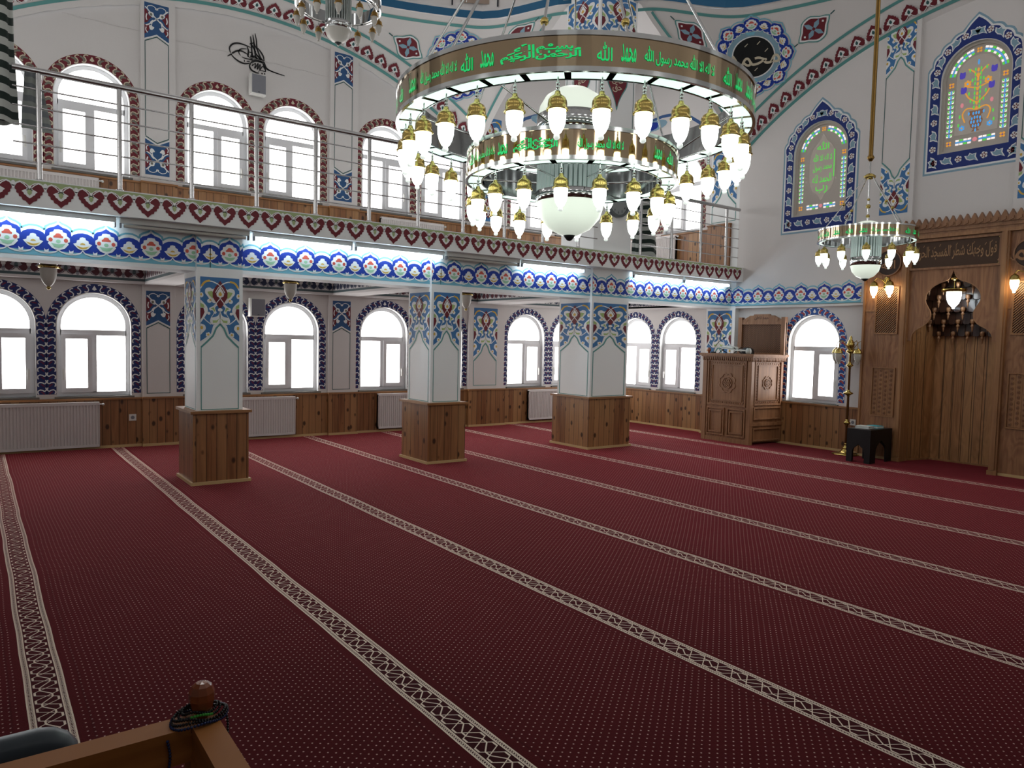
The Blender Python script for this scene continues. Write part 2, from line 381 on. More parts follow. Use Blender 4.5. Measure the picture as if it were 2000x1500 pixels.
# ------------------------------------------------------------------ ornaments
def frieze(mb, T, k, outline=True):
    """one repeat of the blue palmette frieze; T local, unit = repeat length"""
    W, B, L, R, G, Y = P['white'], P['blue'], P['lblue'], P['red'], P['lgreen'], P['yellow']
    def top(off):
        big = [(-.27, .50), (-.255, .60), (-.19, .66), (-.09, .69), (0, .755), (.09, .69), (.19, .66), (.255, .60), (.27, .50)]
        sm = [(.27, .50), (.31, .545), (.40, .585), (.5, .60), (.60, .585), (.69, .545), (.73, .50)]
        return [(x, y+off) for x, y in big], [(x, y+off*.75) for x, y in sm]
    big, sm = top(0)
    mb.paint([(-.5, 0), (.5, 0), (.5, .155), (-.5, .155)], T, 1, L)
    mb.paint([(-.27, .13)]+big+[(.27, .13)][::1], T, 2, B)
    for s in (-1, 1):
        q = [(s*x, y) for x, y in ((.27, .13), (.27, .50), (.31, .545), (.40, .585), (.5, .60), (.5, .13))]
        mb.paint(q, T, 2, B)
    if outline:
        b2 = [(-.275, .60), (-.25, .69), (-.17, .745), (-.07, .785), (0, .85), (.07, .785), (.17, .745), (.25, .69), (.275, .60)]
        mb.stroke(b2, .05, T, 1, L)
        for s in (-1, 1): mb.stroke([(s*.27, .61), (s*.33, .655), (s*.42, .69), (s*.5, .695)], .045, T, 1, L)
    for c in (-.25, .25):   # white scallops with a barb
        a = [(c-.27, .195), (c-.20, .135), (c-.1, .10), (c, .09), (c+.1, .10), (c+.20, .135), (c+.27, .195)]
        lo = [(x, y-.035) for x, y in a]
        mb.paint([(-.5 if x < -.5 else .5 if x > .5 else x, y) for x, y in (a+lo[::-1])], T, 3, W)
        mb.paint([(c-.27, .16), (c-.22, .2), (c-.16, .145), (c-.04, .10), (c-.02, .19), (c+.05, .115), (c+.17, .13), (c+.23, .19), (c+.27, .16), (c+.2, .085), (c, .04), (c-.2, .085)] if False else
                 [(c-.03, .08), (c-.035, .18), (c+.0, .14), (c+.06, .175), (c+.05, .08)], T, 3, W)
    fl = [(0, .64), (.08, .63), (.10, .58), (.17, .56), (.18, .49), (.235, .45), (.235, .36), (.19, .34), (.21, .30), (.13, .20), (0, .145)]
    mb.paint(sym(fl), T, 4, W)
    mb.paint(sym([(0, .55), (.045, .54), (.065, .50), (.10, .48), (.095, .44), (0, .445)]), T, 5, R)
    for s in (-1, 1): mb.paint(ell(s*.155, .39, .045, .05, 8), T, 5, R)
    mb.paint(ell(0, .36, .05, .045, 10), T, 5, G)
    mb.paint(sym([(0, .29), (.06, .30), (.15, .315), (.08, .225), (0, .205)]), T, 5, G)
    for s in (-1, 1):
        U = lambda u, v, d=0: T(s*(.5-u), v, d)
        mb.paint([(0, .505), (.055, .49), (.07, .44), (.12, .42), (.13, .36), (.20, .335), (.11, .23), (.05, .2), (0, .195)], U, 4, W)
        mb.paint([(0, .37), (.04, .355), (.055, .325), (0, .325)], U, 5, Y)
        mb.paint([(0, .26), (.06, .275), (.14, .30), (.07, .235), (0, .22)], U, 5, Y)
def tulip(mb, T, mc=None, wc=None, gc=None, strip=None, bud=True, lay=2):
    """heart-shaped tulip motif hanging tip-down; unit = repeat length, top at v=0"""
    mc = mc or P['maroon']; wc = wc or P['white']; gc = gc or P['green2']
    if strip: mb.paint([(-.5, -.2), (.5, -.2), (.5, .085), (-.5, .085)], T, lay-1, strip)
    if strip:
        mb.paint([(-.5, -.17), (-.42, -.04), (-.30, .02), (-.16, -.02), (0, -.14), (.16, -.02), (.30, .02), (.42, -.04), (.5, -.17), (.5, -.24), (-.5, -.24)], T, lay, wc)
    o = [(0, -.24), (.09, -.10), (.24, -.02), (.38, -.08), (.455, -.20), (.45, -.30), (.41, -.33), (.41, -.42), (.34, -.46), (.33, -.55), (.25, -.57), (.22, -.67), (.13, -.70), (0, -.84)]
    mb.paint(sym(o), T, lay+1, mc)
    i = [(0, -.15), (.05, -.18), (.11, -.27), (.18, -.30), (.25, -.35), (.19, -.40), (.17, -.46), (.11, -.49), (.08, -.54), (0, -.59)]
    mb.paint(sym(i), T, lay+2, wc)
    mb.paint(sym([(0, -.50), (.07, -.41), (.075, -.33), (.04, -.28), (0, -.27)]), T, lay+3, gc)
    for s in (-1, 1): mb.stroke([(s*.30, -.01), (s*.16, -.10), (s*.02, -.26), (-s*.10, -.30)], .035, T, lay+2, wc)
    if bud:
        mb.paint(ell(.5, -.10, .075, .11, 8), T, lay+3, wc)
        mb.paint([(.43, -.16), (.57, -.16), (.5, -.33)], T, lay+3, wc)
def chain_motif(mb, T, c1, c2, wc):
    """one link of the rope border: u across (-.5 .5), v along (0 1)"""
    mb.stroke([(-.34, -.08), (-.43, .12), (-.40, .36), (-.2, .50), (.06, .44), (.24, .28)], .14, T, 2, wc)
    mb.stroke([(.24, .28), (.38, .42), (.42, .62), (.34, .80)], .13, T, 2, wc)
    mb.paint([(-.30, .06), (-.31, .28), (-.16, .39), (.05, .33), (.22, .14), (.34, -.06), (.20, -.18), (.06, .0), (-.12, .12)], T, 2, c1)
    mb.paint([(-.16, .30), (.04, .26), (.20, .10), (.30, -.08), (.16, -.12), (.04, .04), (-.10, .16)], T, 3, c2)
def arch_border(mb, T, uc, z0, zc, rc, w, field, c1, c2, wc, clip=None):
    per = .092; Ls = zc-z0; La = rc*pi/2; n = round((Ls+La)/per)-0; st = (Ls+La-.03)/n
    def pth(s, a, side):
        r = rc+a*w
        if s < Ls: return (uc+side*r, z0+s)
        t = (s-Ls)/rc; return (uc+side*r*cos(t), zc+r*sin(t))
    outer = [(uc+rc+w/2, z0)] + [(uc+(rc+w/2)*cos(pi*i/32), zc+(rc+w/2)*sin(pi*i/32)) for i in range(33)] + [(uc-rc-w/2, z0)]
    inner = [(uc+rc-w/2, z0)] + [(uc+(rc-w/2)*cos(pi*i/32), zc+(rc-w/2)*sin(pi*i/32)) for i in range(33)] + [(uc-rc+w/2, z0)]
    rows = [[T(*a, .0012), T(*b, .0012)] for a, b in zip(outer, inner)]
    mb.grid(rows, field, False, False)
    for side in (-1, 1):
        for k in range(n):
            s0 = k*st+.012
            U = lambda u, v, d=0: T(*pth(s0+v*st, u*side*0+u, side), d)
            chain_motif(mb, U, c1, c2, wc)
    mb.paint([(uc-.025, zc+rc-.015), (uc, zc+rc+.03), (uc+.025, zc+rc-.015), (uc, zc+rc-.03)], T, 3, wc)
def panel_a(mb, T, lines=None, dark=False):
    """palmette panel; unit = half width, v 0 at the top going to -3.43 at the sides"""
    W, F, M_, G, Y, TL = P['white'], P['field'], P['maroon'], P['green'], P['yellow'], P['teal']
    low = [(.99, -3.43), (.70, -3.22), (.42, -2.98), (.35, -2.72), (.31, -2.56), (.12, -2.44), (0, -2.26)]
    mb.paint(sym([(0, 0), (.99, 0)]+low), T, 1, F)
    mb.stroke(low[::-1], .09, T, 2, W); mb.stroke([(-x, y) for x, y in low[::-1]], .09, T, 2, W)
    lw = .075
    t2 = [(0, -2.44), (.2, -2.68), (.27, -2.86), (.36, -3.08), (.68, -3.42), (.95, -3.68)]
    for s in (-1, 1):
        mb.stroke([(s*x, y) for x, y in t2], .09, T, 2, TL)
        if lines: mb.stroke([(s*.95, -3.66), (s*.95, lines)], .045, T, 2, TL)
    if lines: mb.stroke([(-.97, lines), (.97, lines)], .04, T, 2, TL)
    for s in (-1, 1):
        U = lambda u, v, d=0: T(s*u, v, d)
        mb.stroke(cr([(.98, -.62), (.78, -.30), (.42, -.22), (.1, -.36)], 4, False), .06, U, 2, W)
        mb.stroke(cr([(.93, -.50), (.76, -.27), (.50, -.19)], 4, False), .10, U, 3, Y)
        mb.stroke(cr([(.46, -2.47), (.78, -2.2), (.90, -1.9), (.97, -1.7)], 4, False), .05, U, 2, W)
        mb.stroke(cr([(.30, -2.45), (.47, -2.2), (.34, -1.95), (.3, -1.8)], 4, False), .03, U, 2, W)
        mb.paint(cr([(.10, -.5), (.36, -.62), (.52, -.55), (.72, -.62), (.75, -.84), (.62, -1.02), (.5, -1.2), (.3, -1.36), (.1, -1.2)], 3), U, 3, W)
        mb.paint([(.40, -.72), (.64, -.78), (.55, -.96), (.38, -1.12), (.34, -.95)], U, 4, G)
        mb.paint(cr([(.10, -1.22), (.34, -1.5), (.55, -1.62), (.5, -1.75), (.38, -1.74), (.28, -1.93), (.18, -1.84), (.26, -1.6), (.08, -1.4)], 3), U, 3, W)
        mb.paint([(.32, -1.56), (.47, -1.64), (.36, -1.7), (.29, -1.82), (.25, -1.74)], U, 4, G)
        mb.paint(cr([(0, -1.78), (.10, -2.0), (.26, -2.08), (.46, -2.14), (.51, -2.33), (.40, -2.48), (.2, -2.45), (0, -2.26)], 3), U, 3, W)
        mb.paint([(.03, -2.14), (.18, -2.26), (.38, -2.26), (.36, -2.40), (.16, -2.37)], U, 4, G)
        mb.paint(cr([(.985, -1.2), (.84, -1.34), (.66, -1.56), (.62, -1.8), (.76, -2.08), (.985, -2.42)], 3, False), U, 3, W)
        mb.paint([(.985, -1.36), (.82, -1.46), (.78, -1.62), (.985, -1.58)], U, 4, G)
        mb.paint([(.985, -1.62), (.84, -1.62), (.78, -1.84), (.87, -2.06), (.985, -2.26)], U, 4, M_)
        mb.paint(ell(.54, -1.25, .12, .11, 8), U, 3, W); mb.paint(ell(.50, -1.2, .055, .05, 6), U, 4, Y)
        mb.paint(ell(.57, -1.9, .085, .08, 8), U, 3, W)
        mb.paint(ell(.93, -.95, .10, .14, 8), U, 3, W); mb.paint(ell(.95, -.93, .045, .07, 6), U, 4, Y)
        mb.paint(cr([(.985, -2.45), (.78, -2.52), (.72, -2.72), (.86, -2.9), (.985, -3.05)], 3, False), U, 3, W)
        mb.paint(ell(.92, -2.66, .07, .1, 7), U, 4, Y)
        mb.paint(lobes(.60, -3.02, .14, .14, 5, .25, 3), U, 3, W); mb.paint(ell(.60, -3.02, .06, .06, 6), U, 4, Y)
    mb.paint(sym([(0, -.17), (.12, -.34), (.26, -.52), (.38, -.78), (.37, -1.05), (.24, -1.27), (.14, -1.46), (0, -1.68)]), T, 5, M_)
    mb.stroke([(-.16, -.30), (.10, -.55), (.24, -.80)], .04, T, 6, W); mb.stroke([(.16, -.30), (-.10, -.55), (-.24, -.80)], .04, T, 6, W)
    mb.paint(sym([(0, -.50), (.12, -.70), (.20, -.86), (.16, -1.0), (0, -1.06)]), T, 6, W)
    mb.paint(sym([(0, -.74), (.09, -.86), (.07, -.95), (0, -.97)]), T, 7, Y)
    for s in (-1, 1): mb.stroke([(s*.34, -1.58), (s*.14, -1.28), (-s*.04, -1.04)], .04, T, 6, W)
    mb.paint(ell(0, -1.70, .13, .09, 8), T, 6, W)
def panel_b(mb, T, d=.0):
    """crossed half-palmettes panel; unit = half width; sides end at -3.16, point at -2.7"""
    W, F, M_, G, TL = P['grey'], P['navy2'], P['maroon'], P['olive'], P['dteal']
    W = P['white']; F = P['drum'] if False else mat_cache('panel_blue', '#2c5686')
    mb.paint([(-1, 0), (1, 0), (1, -3.16), (0, -2.62), (-1, -3.16)], T, 1, F)
    mb.stroke([(-1, -3.2), (0, -2.68), (1, -3.2)], .09, T, 2, W)
    mb.stroke([(-.96, -3.36), (0, -2.84), (.96, -3.36)], .09, T, 2, TL)
    for s in (-1, 1):
        U = lambda u, v, q=0: T(s*u, v, q)
        mb.paint([(.99, -.60), (.84, -.62), (.70, -.84), (.66, -1.10), (.42, -1.22), (.60, -1.45), (.75, -1.72), (.99, -1.85)], U, 2, M_)
        mb.paint([(.99, -1.95), (.70, -1.92), (.48, -1.98), (.55, -2.2), (.70, -2.5), (.99, -2.78)], U, 2, M_)
        mb.stroke(cr([(.93, -.42), (.72, -.62), (.52, -.84), (.22, -1.12), (0, -1.30), (-.35, -1.6), (-.62, -1.86), (-.9, -2.02)], 3, False), .10, U, 4, W)
        mb.paint(cr([(.30, -.80), (.62, -.78), (.66, -1.0), (.36, -1.22), (.20, -1.14), (.24, -.95)], 3), U, 3, W)
        mb.paint(ell(.46, -1.0, .11, .13, 7), U, 5, G)
        mb.paint(cr([(.28, -1.42), (.55, -1.68), (.42, -1.86), (.62, -2.0), (.55, -2.3), (.36, -2.3), (.2, -2.05), (.4, -1.95)], 3), U, 3, W)
        mb.stroke(cr([(.72, -.66), (.74, -.36), (.42, -.22), (.16, -.30), (0, -.44)], 3, False), .06, U, 3, W)
        mb.stroke(cr([(.8, -1.0), (.86, -1.3), (.8, -1.55)], 3, False), .10, U, 3, W)
        mb.stroke(cr([(.85, -2.15), (.9, -2.4), (.75, -2.62)], 3, False), .08, U, 3, W)
    mb.paint(sym([(0, -.55), (.11, -.50), (.13, -.42), (.05, -.36), (0, -.42)]), T, 5, W)
    mb.paint([(-.04, -.45), (.04, -.45), (0, -.52)], T, 6, M_)
def mat_cache(n, c):
    if n not in P: P[n] = mat('paint_'+n, c, .62)
    return P[n]

# ------------------------------------------------------------------ setting: floor, walls, windows
CX, CY = 3.05, 3.58
YL, XQ = 10.1, 9.6          # left wall plane, qibla wall plane (lower)
XB, YB = -3.4, -2.9         # walls behind the camera
ZG = 2.60                   # gallery floor
floor = MB(); floor.face([(XB-.3, YB-.3, 0), (XQ+.8, YB-.3, 0), (XQ+.8, YL+.3, 0), (XB-.3, YL+.3, 0)], CARPET)
FLOOR = floor.build('floor', kind='structure')
TL_, TQ = LW(YL), QW(XQ)

wins = []   # (map, centre u, sill z, arch centre z, sash side, level)
for uc, s in ((.20, 1), (1.19, -1), (2.60, 1), (3.59, -1), (5.01, 1), (6.0, -1), (7.70, 1), (8.69, -1)):
    wins.append(('L', TL_, uc, .63, 1.475, s, 0)); wins.append(('L', TL_, uc, 3.28, 4.145, s, 1))
for yc, s in ((9.38, 1), (8.39, -1)):
    wins.append(('Q', TQ, -yc, .63, 1.475, s, 0)); wins.append(('Q', TQ, -yc, 3.28, 4.145, s, 1))
wins.append(('Q', TQ, -5.90, .63, 1.475, 1, 0))
HW = .39
holesL = [archpts(HW, w[3], w[4], 24, w[2])[::-1] for w in wins if w[0] == 'L']
holesQ = [archpts(HW, w[3], w[4], 24, w[2])[::-1] for w in wins if w[0] == 'Q']
wallL = MB(); wallL.holed([(XB, 0), (XQ+.1, 0), (XQ+.1, 6.6), (XB, 6.6)], holesL, TL_, 0, WALL)
wallQ = MB()
niche = [(-4.56, 0), (-3.48, 0), (-3.48, 2.5), (-4.56, 2.5)]
wallQ.holed([(-YL, 0), (-4.56, 0), (-4.56, 2.5), (-3.48, 2.5), (-3.48, 0), (-YB, 0), (-YB, 2.62), (-YL, 2.62)], [h for h in holesQ if h[0][1] < 2], TQ, 0, WALL)
wallQ.holed([(-YL, 2.62), (-7.72, 2.62), (-7.72, 6.6), (-YL, 6.6)], [h for h in holesQ if h[0][1] > 2], TQ, 0, WALL)
# hall side of the qibla wall: upper wall stands 10 cm proud of the lower recess
SW1 = archpts(.405, 3.26, 4.125, 24, -5.865)[::-1]; SW2 = archpts(.375, 3.79, 4.66, 24, -3.955)[::-1]
TU, TU2 = QW(9.5), QW(9.55)
wallQ.holed([(-7.17, 1.985), (-4.58, 1.985), (-4.58, 6.6), (-7.17, 6.6)], [SW1], TU, 0, WALL)
wallQ.holed([(-4.58, 2.6), (-YB, 2.6), (-YB, 6.6), (-4.58, 6.6)], [SW2], TU2, 0, WALL)
wallQ.face([TU(-4.58, z) if i < 2 else TU2(-4.58, z) for i, z in enumerate((1.985, 6.6, 6.6, 1.985))], WALL)
wallQ.face([(9.5, 7.17, 1.985), (9.6, 7.17, 1.985), (9.6, 4.58, 1.985), (9.5, 4.58, 1.985)], WHITE)
# pilaster beside the gallery, from floor to vault
wallQ.bbox(TU, -7.72, 0, -.1, -7.17, 6.6, 0, WHITE)
# pilasters on the left wall
PIL = ((1.70, 2.09), (4.11, 4.53), (6.49, 7.20))
for a, b in PIL: wallL.bbox(TL_, a, 0, 0, b, 6.6, .05, WALL)
def reveal(mb, T, w, d=-.14, hw=HW):
    o = archpts(hw, w[3], w[4], 24, w[2])
    mb.grid([[T(*p, 0), T(*p, d)] for p in o+[o[0]]], WHITE, False, False)
for w in wins: reveal(wallL if w[0] == 'L' else wallQ, w[1], w)
WL = wallL.build('wall_left', kind='structure'); 
# wainscots
def wains(mb, T, u0, u1, z0, z1, d=.04, skirt=True, cap=True):
    mb.bbox(T, u0, z0, 0, u1, z1, d, PINE)
    if cap: mb.bbox(T, u0-.005, z1, 0, u1+.005, z1+.022, d+.02, PINEH)
    if skirt: mb.bbox(T, u0-.005, z0, 0, u1+.005, z0+.03, d+.025, TRIMW)
m = MB()
for z0, z1 in ((0, .585), (ZG, 3.225)):
    wains(m, TL_, XB, XQ, z0, z1)
    for a, b in PIL: wains(m, LW(YL-.05), a-.01, b+.01, z0, z1+.005)
m.build('wainscot', WL, label='varnished knotty pine wainscot')
m = MB()
wains(m, TQ, -YL, -7.72, 0, .585); wains(m, TQ, -YL, -7.30, ZG, 3.24); wains(m, TU, -7.73, -7.3, ZG, 3.28)
wains(m, TU, -7.73, -7.16, 0, .60); wains(m, TQ, -7.17, -5.08, 0, .595)
WQ = wallQ.build('wall_qibla', kind='structure'); m.build('wainscot', WQ, label='varnished knotty pine wainscot')

def window(i, w):
    side, T, uc, z0, zc, s, lvl = w
    n = 24; root = empty('window_%d' % i, T(uc, z0, -.1), kind='structure')
    def b(mb, name, par=root, **k):
        o = mb.build(name, None, **k); o.parent = par; o.matrix_parent_inverse = root.matrix_basis.inverted() if par is root else Matrix(); return o
    f = MB(); d0, d1 = -.14, -.075
    o = archpts(HW, z0, zc, n, uc); q = archpts(HW-.05, z0+.05, zc, n, uc)
    f.ringprism(o, q, T, d0, d1, PVC)
    zt = zc-.085
    f.bbox(T, uc-HW+.04, zt-.03, d0, uc+HW-.04, zt+.035, d1, PVC)
    f.bbox(T, uc-.028-.0*s, z0+.04, d0, uc+.028, zt-.03, d1, PVC)
    b(f, 'frame')
    sa = MB(); a0, a1 = (uc+.02, uc+HW-.045) if s > 0 else (uc-HW+.045, uc+.02-.04)
    oo = [(a0, z0+.045), (a1, z0+.045), (a1, zt-.02), (a0, zt-.02)]
    ii = [(a0+.05, z0+.10), (a1-.05, z0+.10), (a1-.05, zt-.075), (a0+.05, zt-.075)]
    sa.ringprism(oo, ii, T, -.12, -.058, PVC); so = b(sa, 'sash')
    h = MB(); hx = a1-.022 if s > 0 else a0+.022; hz = z0+.30
    h.bbox(T, hx-.01, hz-.03, -.058, hx+.01, hz+.03, -.045, WPLAS); h.bbox(T, hx-.009, hz-.10, -.045, hx+.009, hz+.01, -.03, WPLAS)
    ho = b(h, 'handle', so, label='white tilt handle')
    for k, pts in enumerate(([(uc+(HW-.05)*cos(pi*j/n), max(zt+.035, zc+(HW-.05)*sin(pi*j/n))) for j in range(n+1)]+[(uc-HW+.05, zt+.035), (uc+HW-.05, zt+.035)], ii,
                             [(x, z) for x, z in ((uc-HW+.05, z0+.05), (uc-.028, z0+.05), (uc-.028, zt-.03), (uc-HW+.05, zt-.03))] if s > 0 else
                             [(x, z) for x, z in ((uc+.028, z0+.05), (uc+HW-.05, z0+.05), (uc+HW-.05, zt-.03), (uc+.028, zt-.03))])):
        g = MB()
        tri = tessellate_polygon([[Vector((p[0], p[1], 0)) for p in pts]])
        for t in tri: g.face([T(pts[j][0], pts[j][1], -.10) for j in t], PANE)
        b(g, 'pane')
    if 1:
        g = MB(); g.bbox(T, uc-HW-.03, z0-.025, -.14, uc+HW+.03, z0, .035, SILL); b(g, 'window_sill')
for i, w in enumerate(wins): window(i+1, w)

# painted borders round the windows
for nm, WO in (('L', WL), ('Q', WQ)):
    mb = MB()
    for w in wins:
        if w[0] != nm: continue
        if w[6] == 0:
            d1, d2, fd = (P['plum'], mat_cache('arch_plum', '#6e2240'), mat_cache('arch_blue', '#20306a')) if not (w[0] == 'Q' and w[2] > -6) else (P['red'], P['maroon'], mat_cache('arch_blue_bright', '#2a5aa8'))
            d1 = mat_cache('arch_maroon', '#6b2333') if d1 is P['red'] else d1
            arch_border(mb, w[1], w[2], w[3]+.03, w[4], .449, .10, fd, fd if nm == 'L' or w[2] < -6 else mat_cache('arch_crimson', '#9c2c3c'), d2 if nm == 'L' or w[2] < -6 else P['red'], P['white'])
        else:
            arch_border(mb, w[1], w[2], w[3]+.03, w[4], .449, .10, P['maroon'], P['olive'], P['olive'], P['cream'])
    mb.build('painted_arch_border', WO)
# painted pilasters on the left wall
mb = MB(); TP = LW(YL-.05)
for a, b in PIL[:2]:
    c, h = (a+b)/2-.015, .137
    panel_b(mb, shift(TP, c, 1.925, h)); 
    for s in (-1, 1): mb.stroke([(c+s*h*.96, 1.47), (c+s*h*.96, .655)], .008, TP, 2, P['dteal'])
    mb.stroke([(c-h, .655), (c+h, .655)], .008, TP, 2, P['dteal'])
    panel_b(mb, shift(TP, c, 5.40, h)); panel_b(mb, flipv(shift(lambda u, v, d=0: TP(u, -v, d), c, -3.345, h)) if False else (lambda u, v, d=0, c=c, h=h: TP(c+u*h, 3.345-v*h, d)))
    for s in (-1, 1): mb.stroke([(c+s*h*.96, 4.94), (c+s*h*.96, 3.81)], .008, TP, 2, P['dteal'])
c, h = 6.815, .235
panel_a(mb, shift(TP, c, 1.935, h), lines=-(1.935-.67)/h)
panel_a(mb, shift(TP, c, 5.0, h)); panel_a(mb, lambda u, v, d=0: TP(c+u*h, 3.345-v*h, d))
# tughra and dotted cable on the upper wall
mb.build('painted_pilaster_ornament', WL)
# qibla pilasters
mb = MB(); c, h = -7.46, .235
panel_a(mb, shift(TU, c, 1.955, h), lines=-(1.955-.68)/h); panel_a(mb, shift(TU, c, 4.45, h), lines=-(4.45-3.34)/h)
c, h = -4.818, .182
panel_a(mb, shift(TU, c, 5.53, h)); panel_a(mb, lambda u, v, d=0: TU(c+u*h, 3.13-v*h, d))
for s in (-1, 1): mb.stroke([(c+s*h*.95, 4.87), (c+s*h*.95, 3.79)], .009, TU, 2, P['dteal'])
T3 = QW(9.5); c3 = -3.25
panel_a(mb, shift(T3, c3, 5.53, h)); panel_a(mb, lambda u, v, d=0: T3(c3+u*h, 3.13-v*h, d))
for s in (-1, 1): mb.stroke([(c3+s*h*.95, 4.87), (c3+s*h*.95, 3.79)], .009, T3, 2, P['dteal'])
mb.bbox(QW(9.55), -3.47, 2.6, 0, -3.03, 6.2, .05, WALL)
# frieze on the qibla wall
k = .354
n = 6
TF = lambda u, v, d=0: TU(u, 2.022+v, d)
for j in range(n):
    u0 = -7.17+k*(j+.12)
    if u0 > -5.1: break
    frieze(mb, shift(TU, u0, 2.022, k), k)
mb.stroke([(-7.17, 2.018), (-5.08, 2.018)], .006, TU, 2, P['dteal'])
mb.build('painted_wall_ornament', WQ)

# remaining shell: two walls behind the camera with plain bright windows
m = MB(); TBx = lambda u, v, d=0: Vector((XB+d, u, v)); TBy = lambda u, v, d=0: Vector((-u, YB+d, v))
hb = []
for uc in (-1.5, 1.0, 3.6, 6.2, 8.6):
    for z0, zc in ((3.28, 4.145),): hb.append(('x', uc, z0, zc))
hy = []
for uc in (-8.4, -6.0, -3.6, -1.2, 1.4):
    for z0, zc in ((3.28, 4.145),): hy.append(('y', uc, z0, zc))
m.holed([(YB, 0), (YL, 0), (YL, 6.6), (YB, 6.6)], [archpts(HW, z0, zc, 16, u)[::-1] for _, u, z0, zc in hb], TBx, 0, WALL)
m.build('wall_back', kind='structure')
m = MB(); m.holed([(-XQ, 0), (-XB, 0), (-XB, 6.6), (-XQ, 6.6)], [archpts(HW, z0, zc, 16, u)[::-1] for _, u, z0, zc in hy], TBy, 0, WALL)
m.build('wall_right', kind='structure')
k = len(wins)
for L_, T in ((hb, TBx), (hy, TBy)):
    for _, u, z0, zc in L_:
        k += 1; g = MB(); o = archpts(HW, z0, zc, 16, u); q = archpts(HW-.06, z0+.06, zc, 16, u)
        g.ringprism(o, q, T, -.12, -.05, PVC); g.bbox(T, u-HW, zc-.12, -.12, u+HW, zc-.05, -.06, PVC); g.bbox(T, u-.04, z0, -.12, u+.04, zc-.1, -.06, PVC)
        g.grid([[T(*p, 0), T(*p, -.12)] for p in o+[o[0]]], WHITE, False, False)
        w = g.build('window_%d' % k, kind='structure')
        g = MB(); tri = tessellate_polygon([[Vector((p[0], p[1], 0)) for p in q]])
        for t in tri: g.face([T(q[j][0], q[j][1], -.09) for j in t], PANE)
        g.build('pane', w)

# ------------------------------------------------------------------ gallery slab, beams, columns
FY = 7.05
m = MB(); m.box(XB, FY, 2.385, 9.5, YL, ZG, WHITE)
SLAB = m.build('gallery_slab', kind='structure')
m = MB(); m.box(XB, YB, 2.385, 9.5, .10, ZG, WHITE); m.box(XB, .10, 2.385, -.25, FY, ZG, WHITE); m.build('gallery_slab', kind='structure')  # unseen side and rear galleries, added to shade the near carpet
TFa = LW(FY); m = MB(); p = .2133
for j in range(-3, 45):
    u = .387+p*(j-1)-p*.0
    if u > 9.49: break
    tulip(m, shift(TFa, u, 2.574, p), strip=P['green2'])
m.stroke([(-.5, 2.595), (9.49, 2.595)], .009, TFa, 2, P['white'])
m.build('painted_tulip_border', SLAB)
COLS = ((-.80, -.385, 7.22, 7.70), (1.675, 2.09, 7.22, 7.70), (4.155, 4.56, 7.22, 7.75))
PIER = (6.57, 7.245, 7.22, 7.88)
BY = 7.26
mb = MB()     # beams
mb.box(XB, BY, 1.985, 9.5, 7.62, 2.385, WHITE)
mb.box(XB, 9.98, 2.0, XQ, YL, 2.385, CEIL)
mb.box(9.5, 7.72, 2.0, XQ, YL, 2.385, CEIL)
for a, b in ((-.75, -.42), (1.72, 2.06), (4.14, 4.50), (6.60, 7.1)): mb.box(a, 7.62, 2.0, b, 9.98, 2.385, CEIL)
BEAM = mb.build('gallery_beam', kind='structure')
mb = MB(); TB = LW(BY); k = .354
segs = [(-.30, 1.675), (2.09, 4.155), (4.56, 6.57), (7.245, 9.5)]
def clipT(T, a, b): return lambda u, v, d=0: T(min(max(u, a), b), v, d)
for a, b in segs:
    for j in range(-3, 30):
        u = .241+k*j
        if u < a-.17 or u > b+.17: continue
        frieze(mb, shift(clipT(TB, a, b), u, 2.022, k), k)
# decorated inner faces below the gallery
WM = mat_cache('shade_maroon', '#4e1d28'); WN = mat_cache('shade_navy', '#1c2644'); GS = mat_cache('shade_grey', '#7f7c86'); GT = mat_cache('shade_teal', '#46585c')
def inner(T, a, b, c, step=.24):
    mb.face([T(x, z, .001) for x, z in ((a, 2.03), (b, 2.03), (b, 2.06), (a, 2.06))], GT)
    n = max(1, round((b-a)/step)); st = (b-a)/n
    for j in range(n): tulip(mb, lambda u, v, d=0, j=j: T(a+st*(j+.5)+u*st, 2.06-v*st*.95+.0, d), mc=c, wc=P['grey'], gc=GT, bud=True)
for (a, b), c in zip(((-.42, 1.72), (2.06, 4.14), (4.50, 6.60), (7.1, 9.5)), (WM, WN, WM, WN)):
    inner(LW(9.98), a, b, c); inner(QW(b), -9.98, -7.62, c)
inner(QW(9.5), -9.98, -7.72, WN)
mb.build('painted_frieze', BEAM)

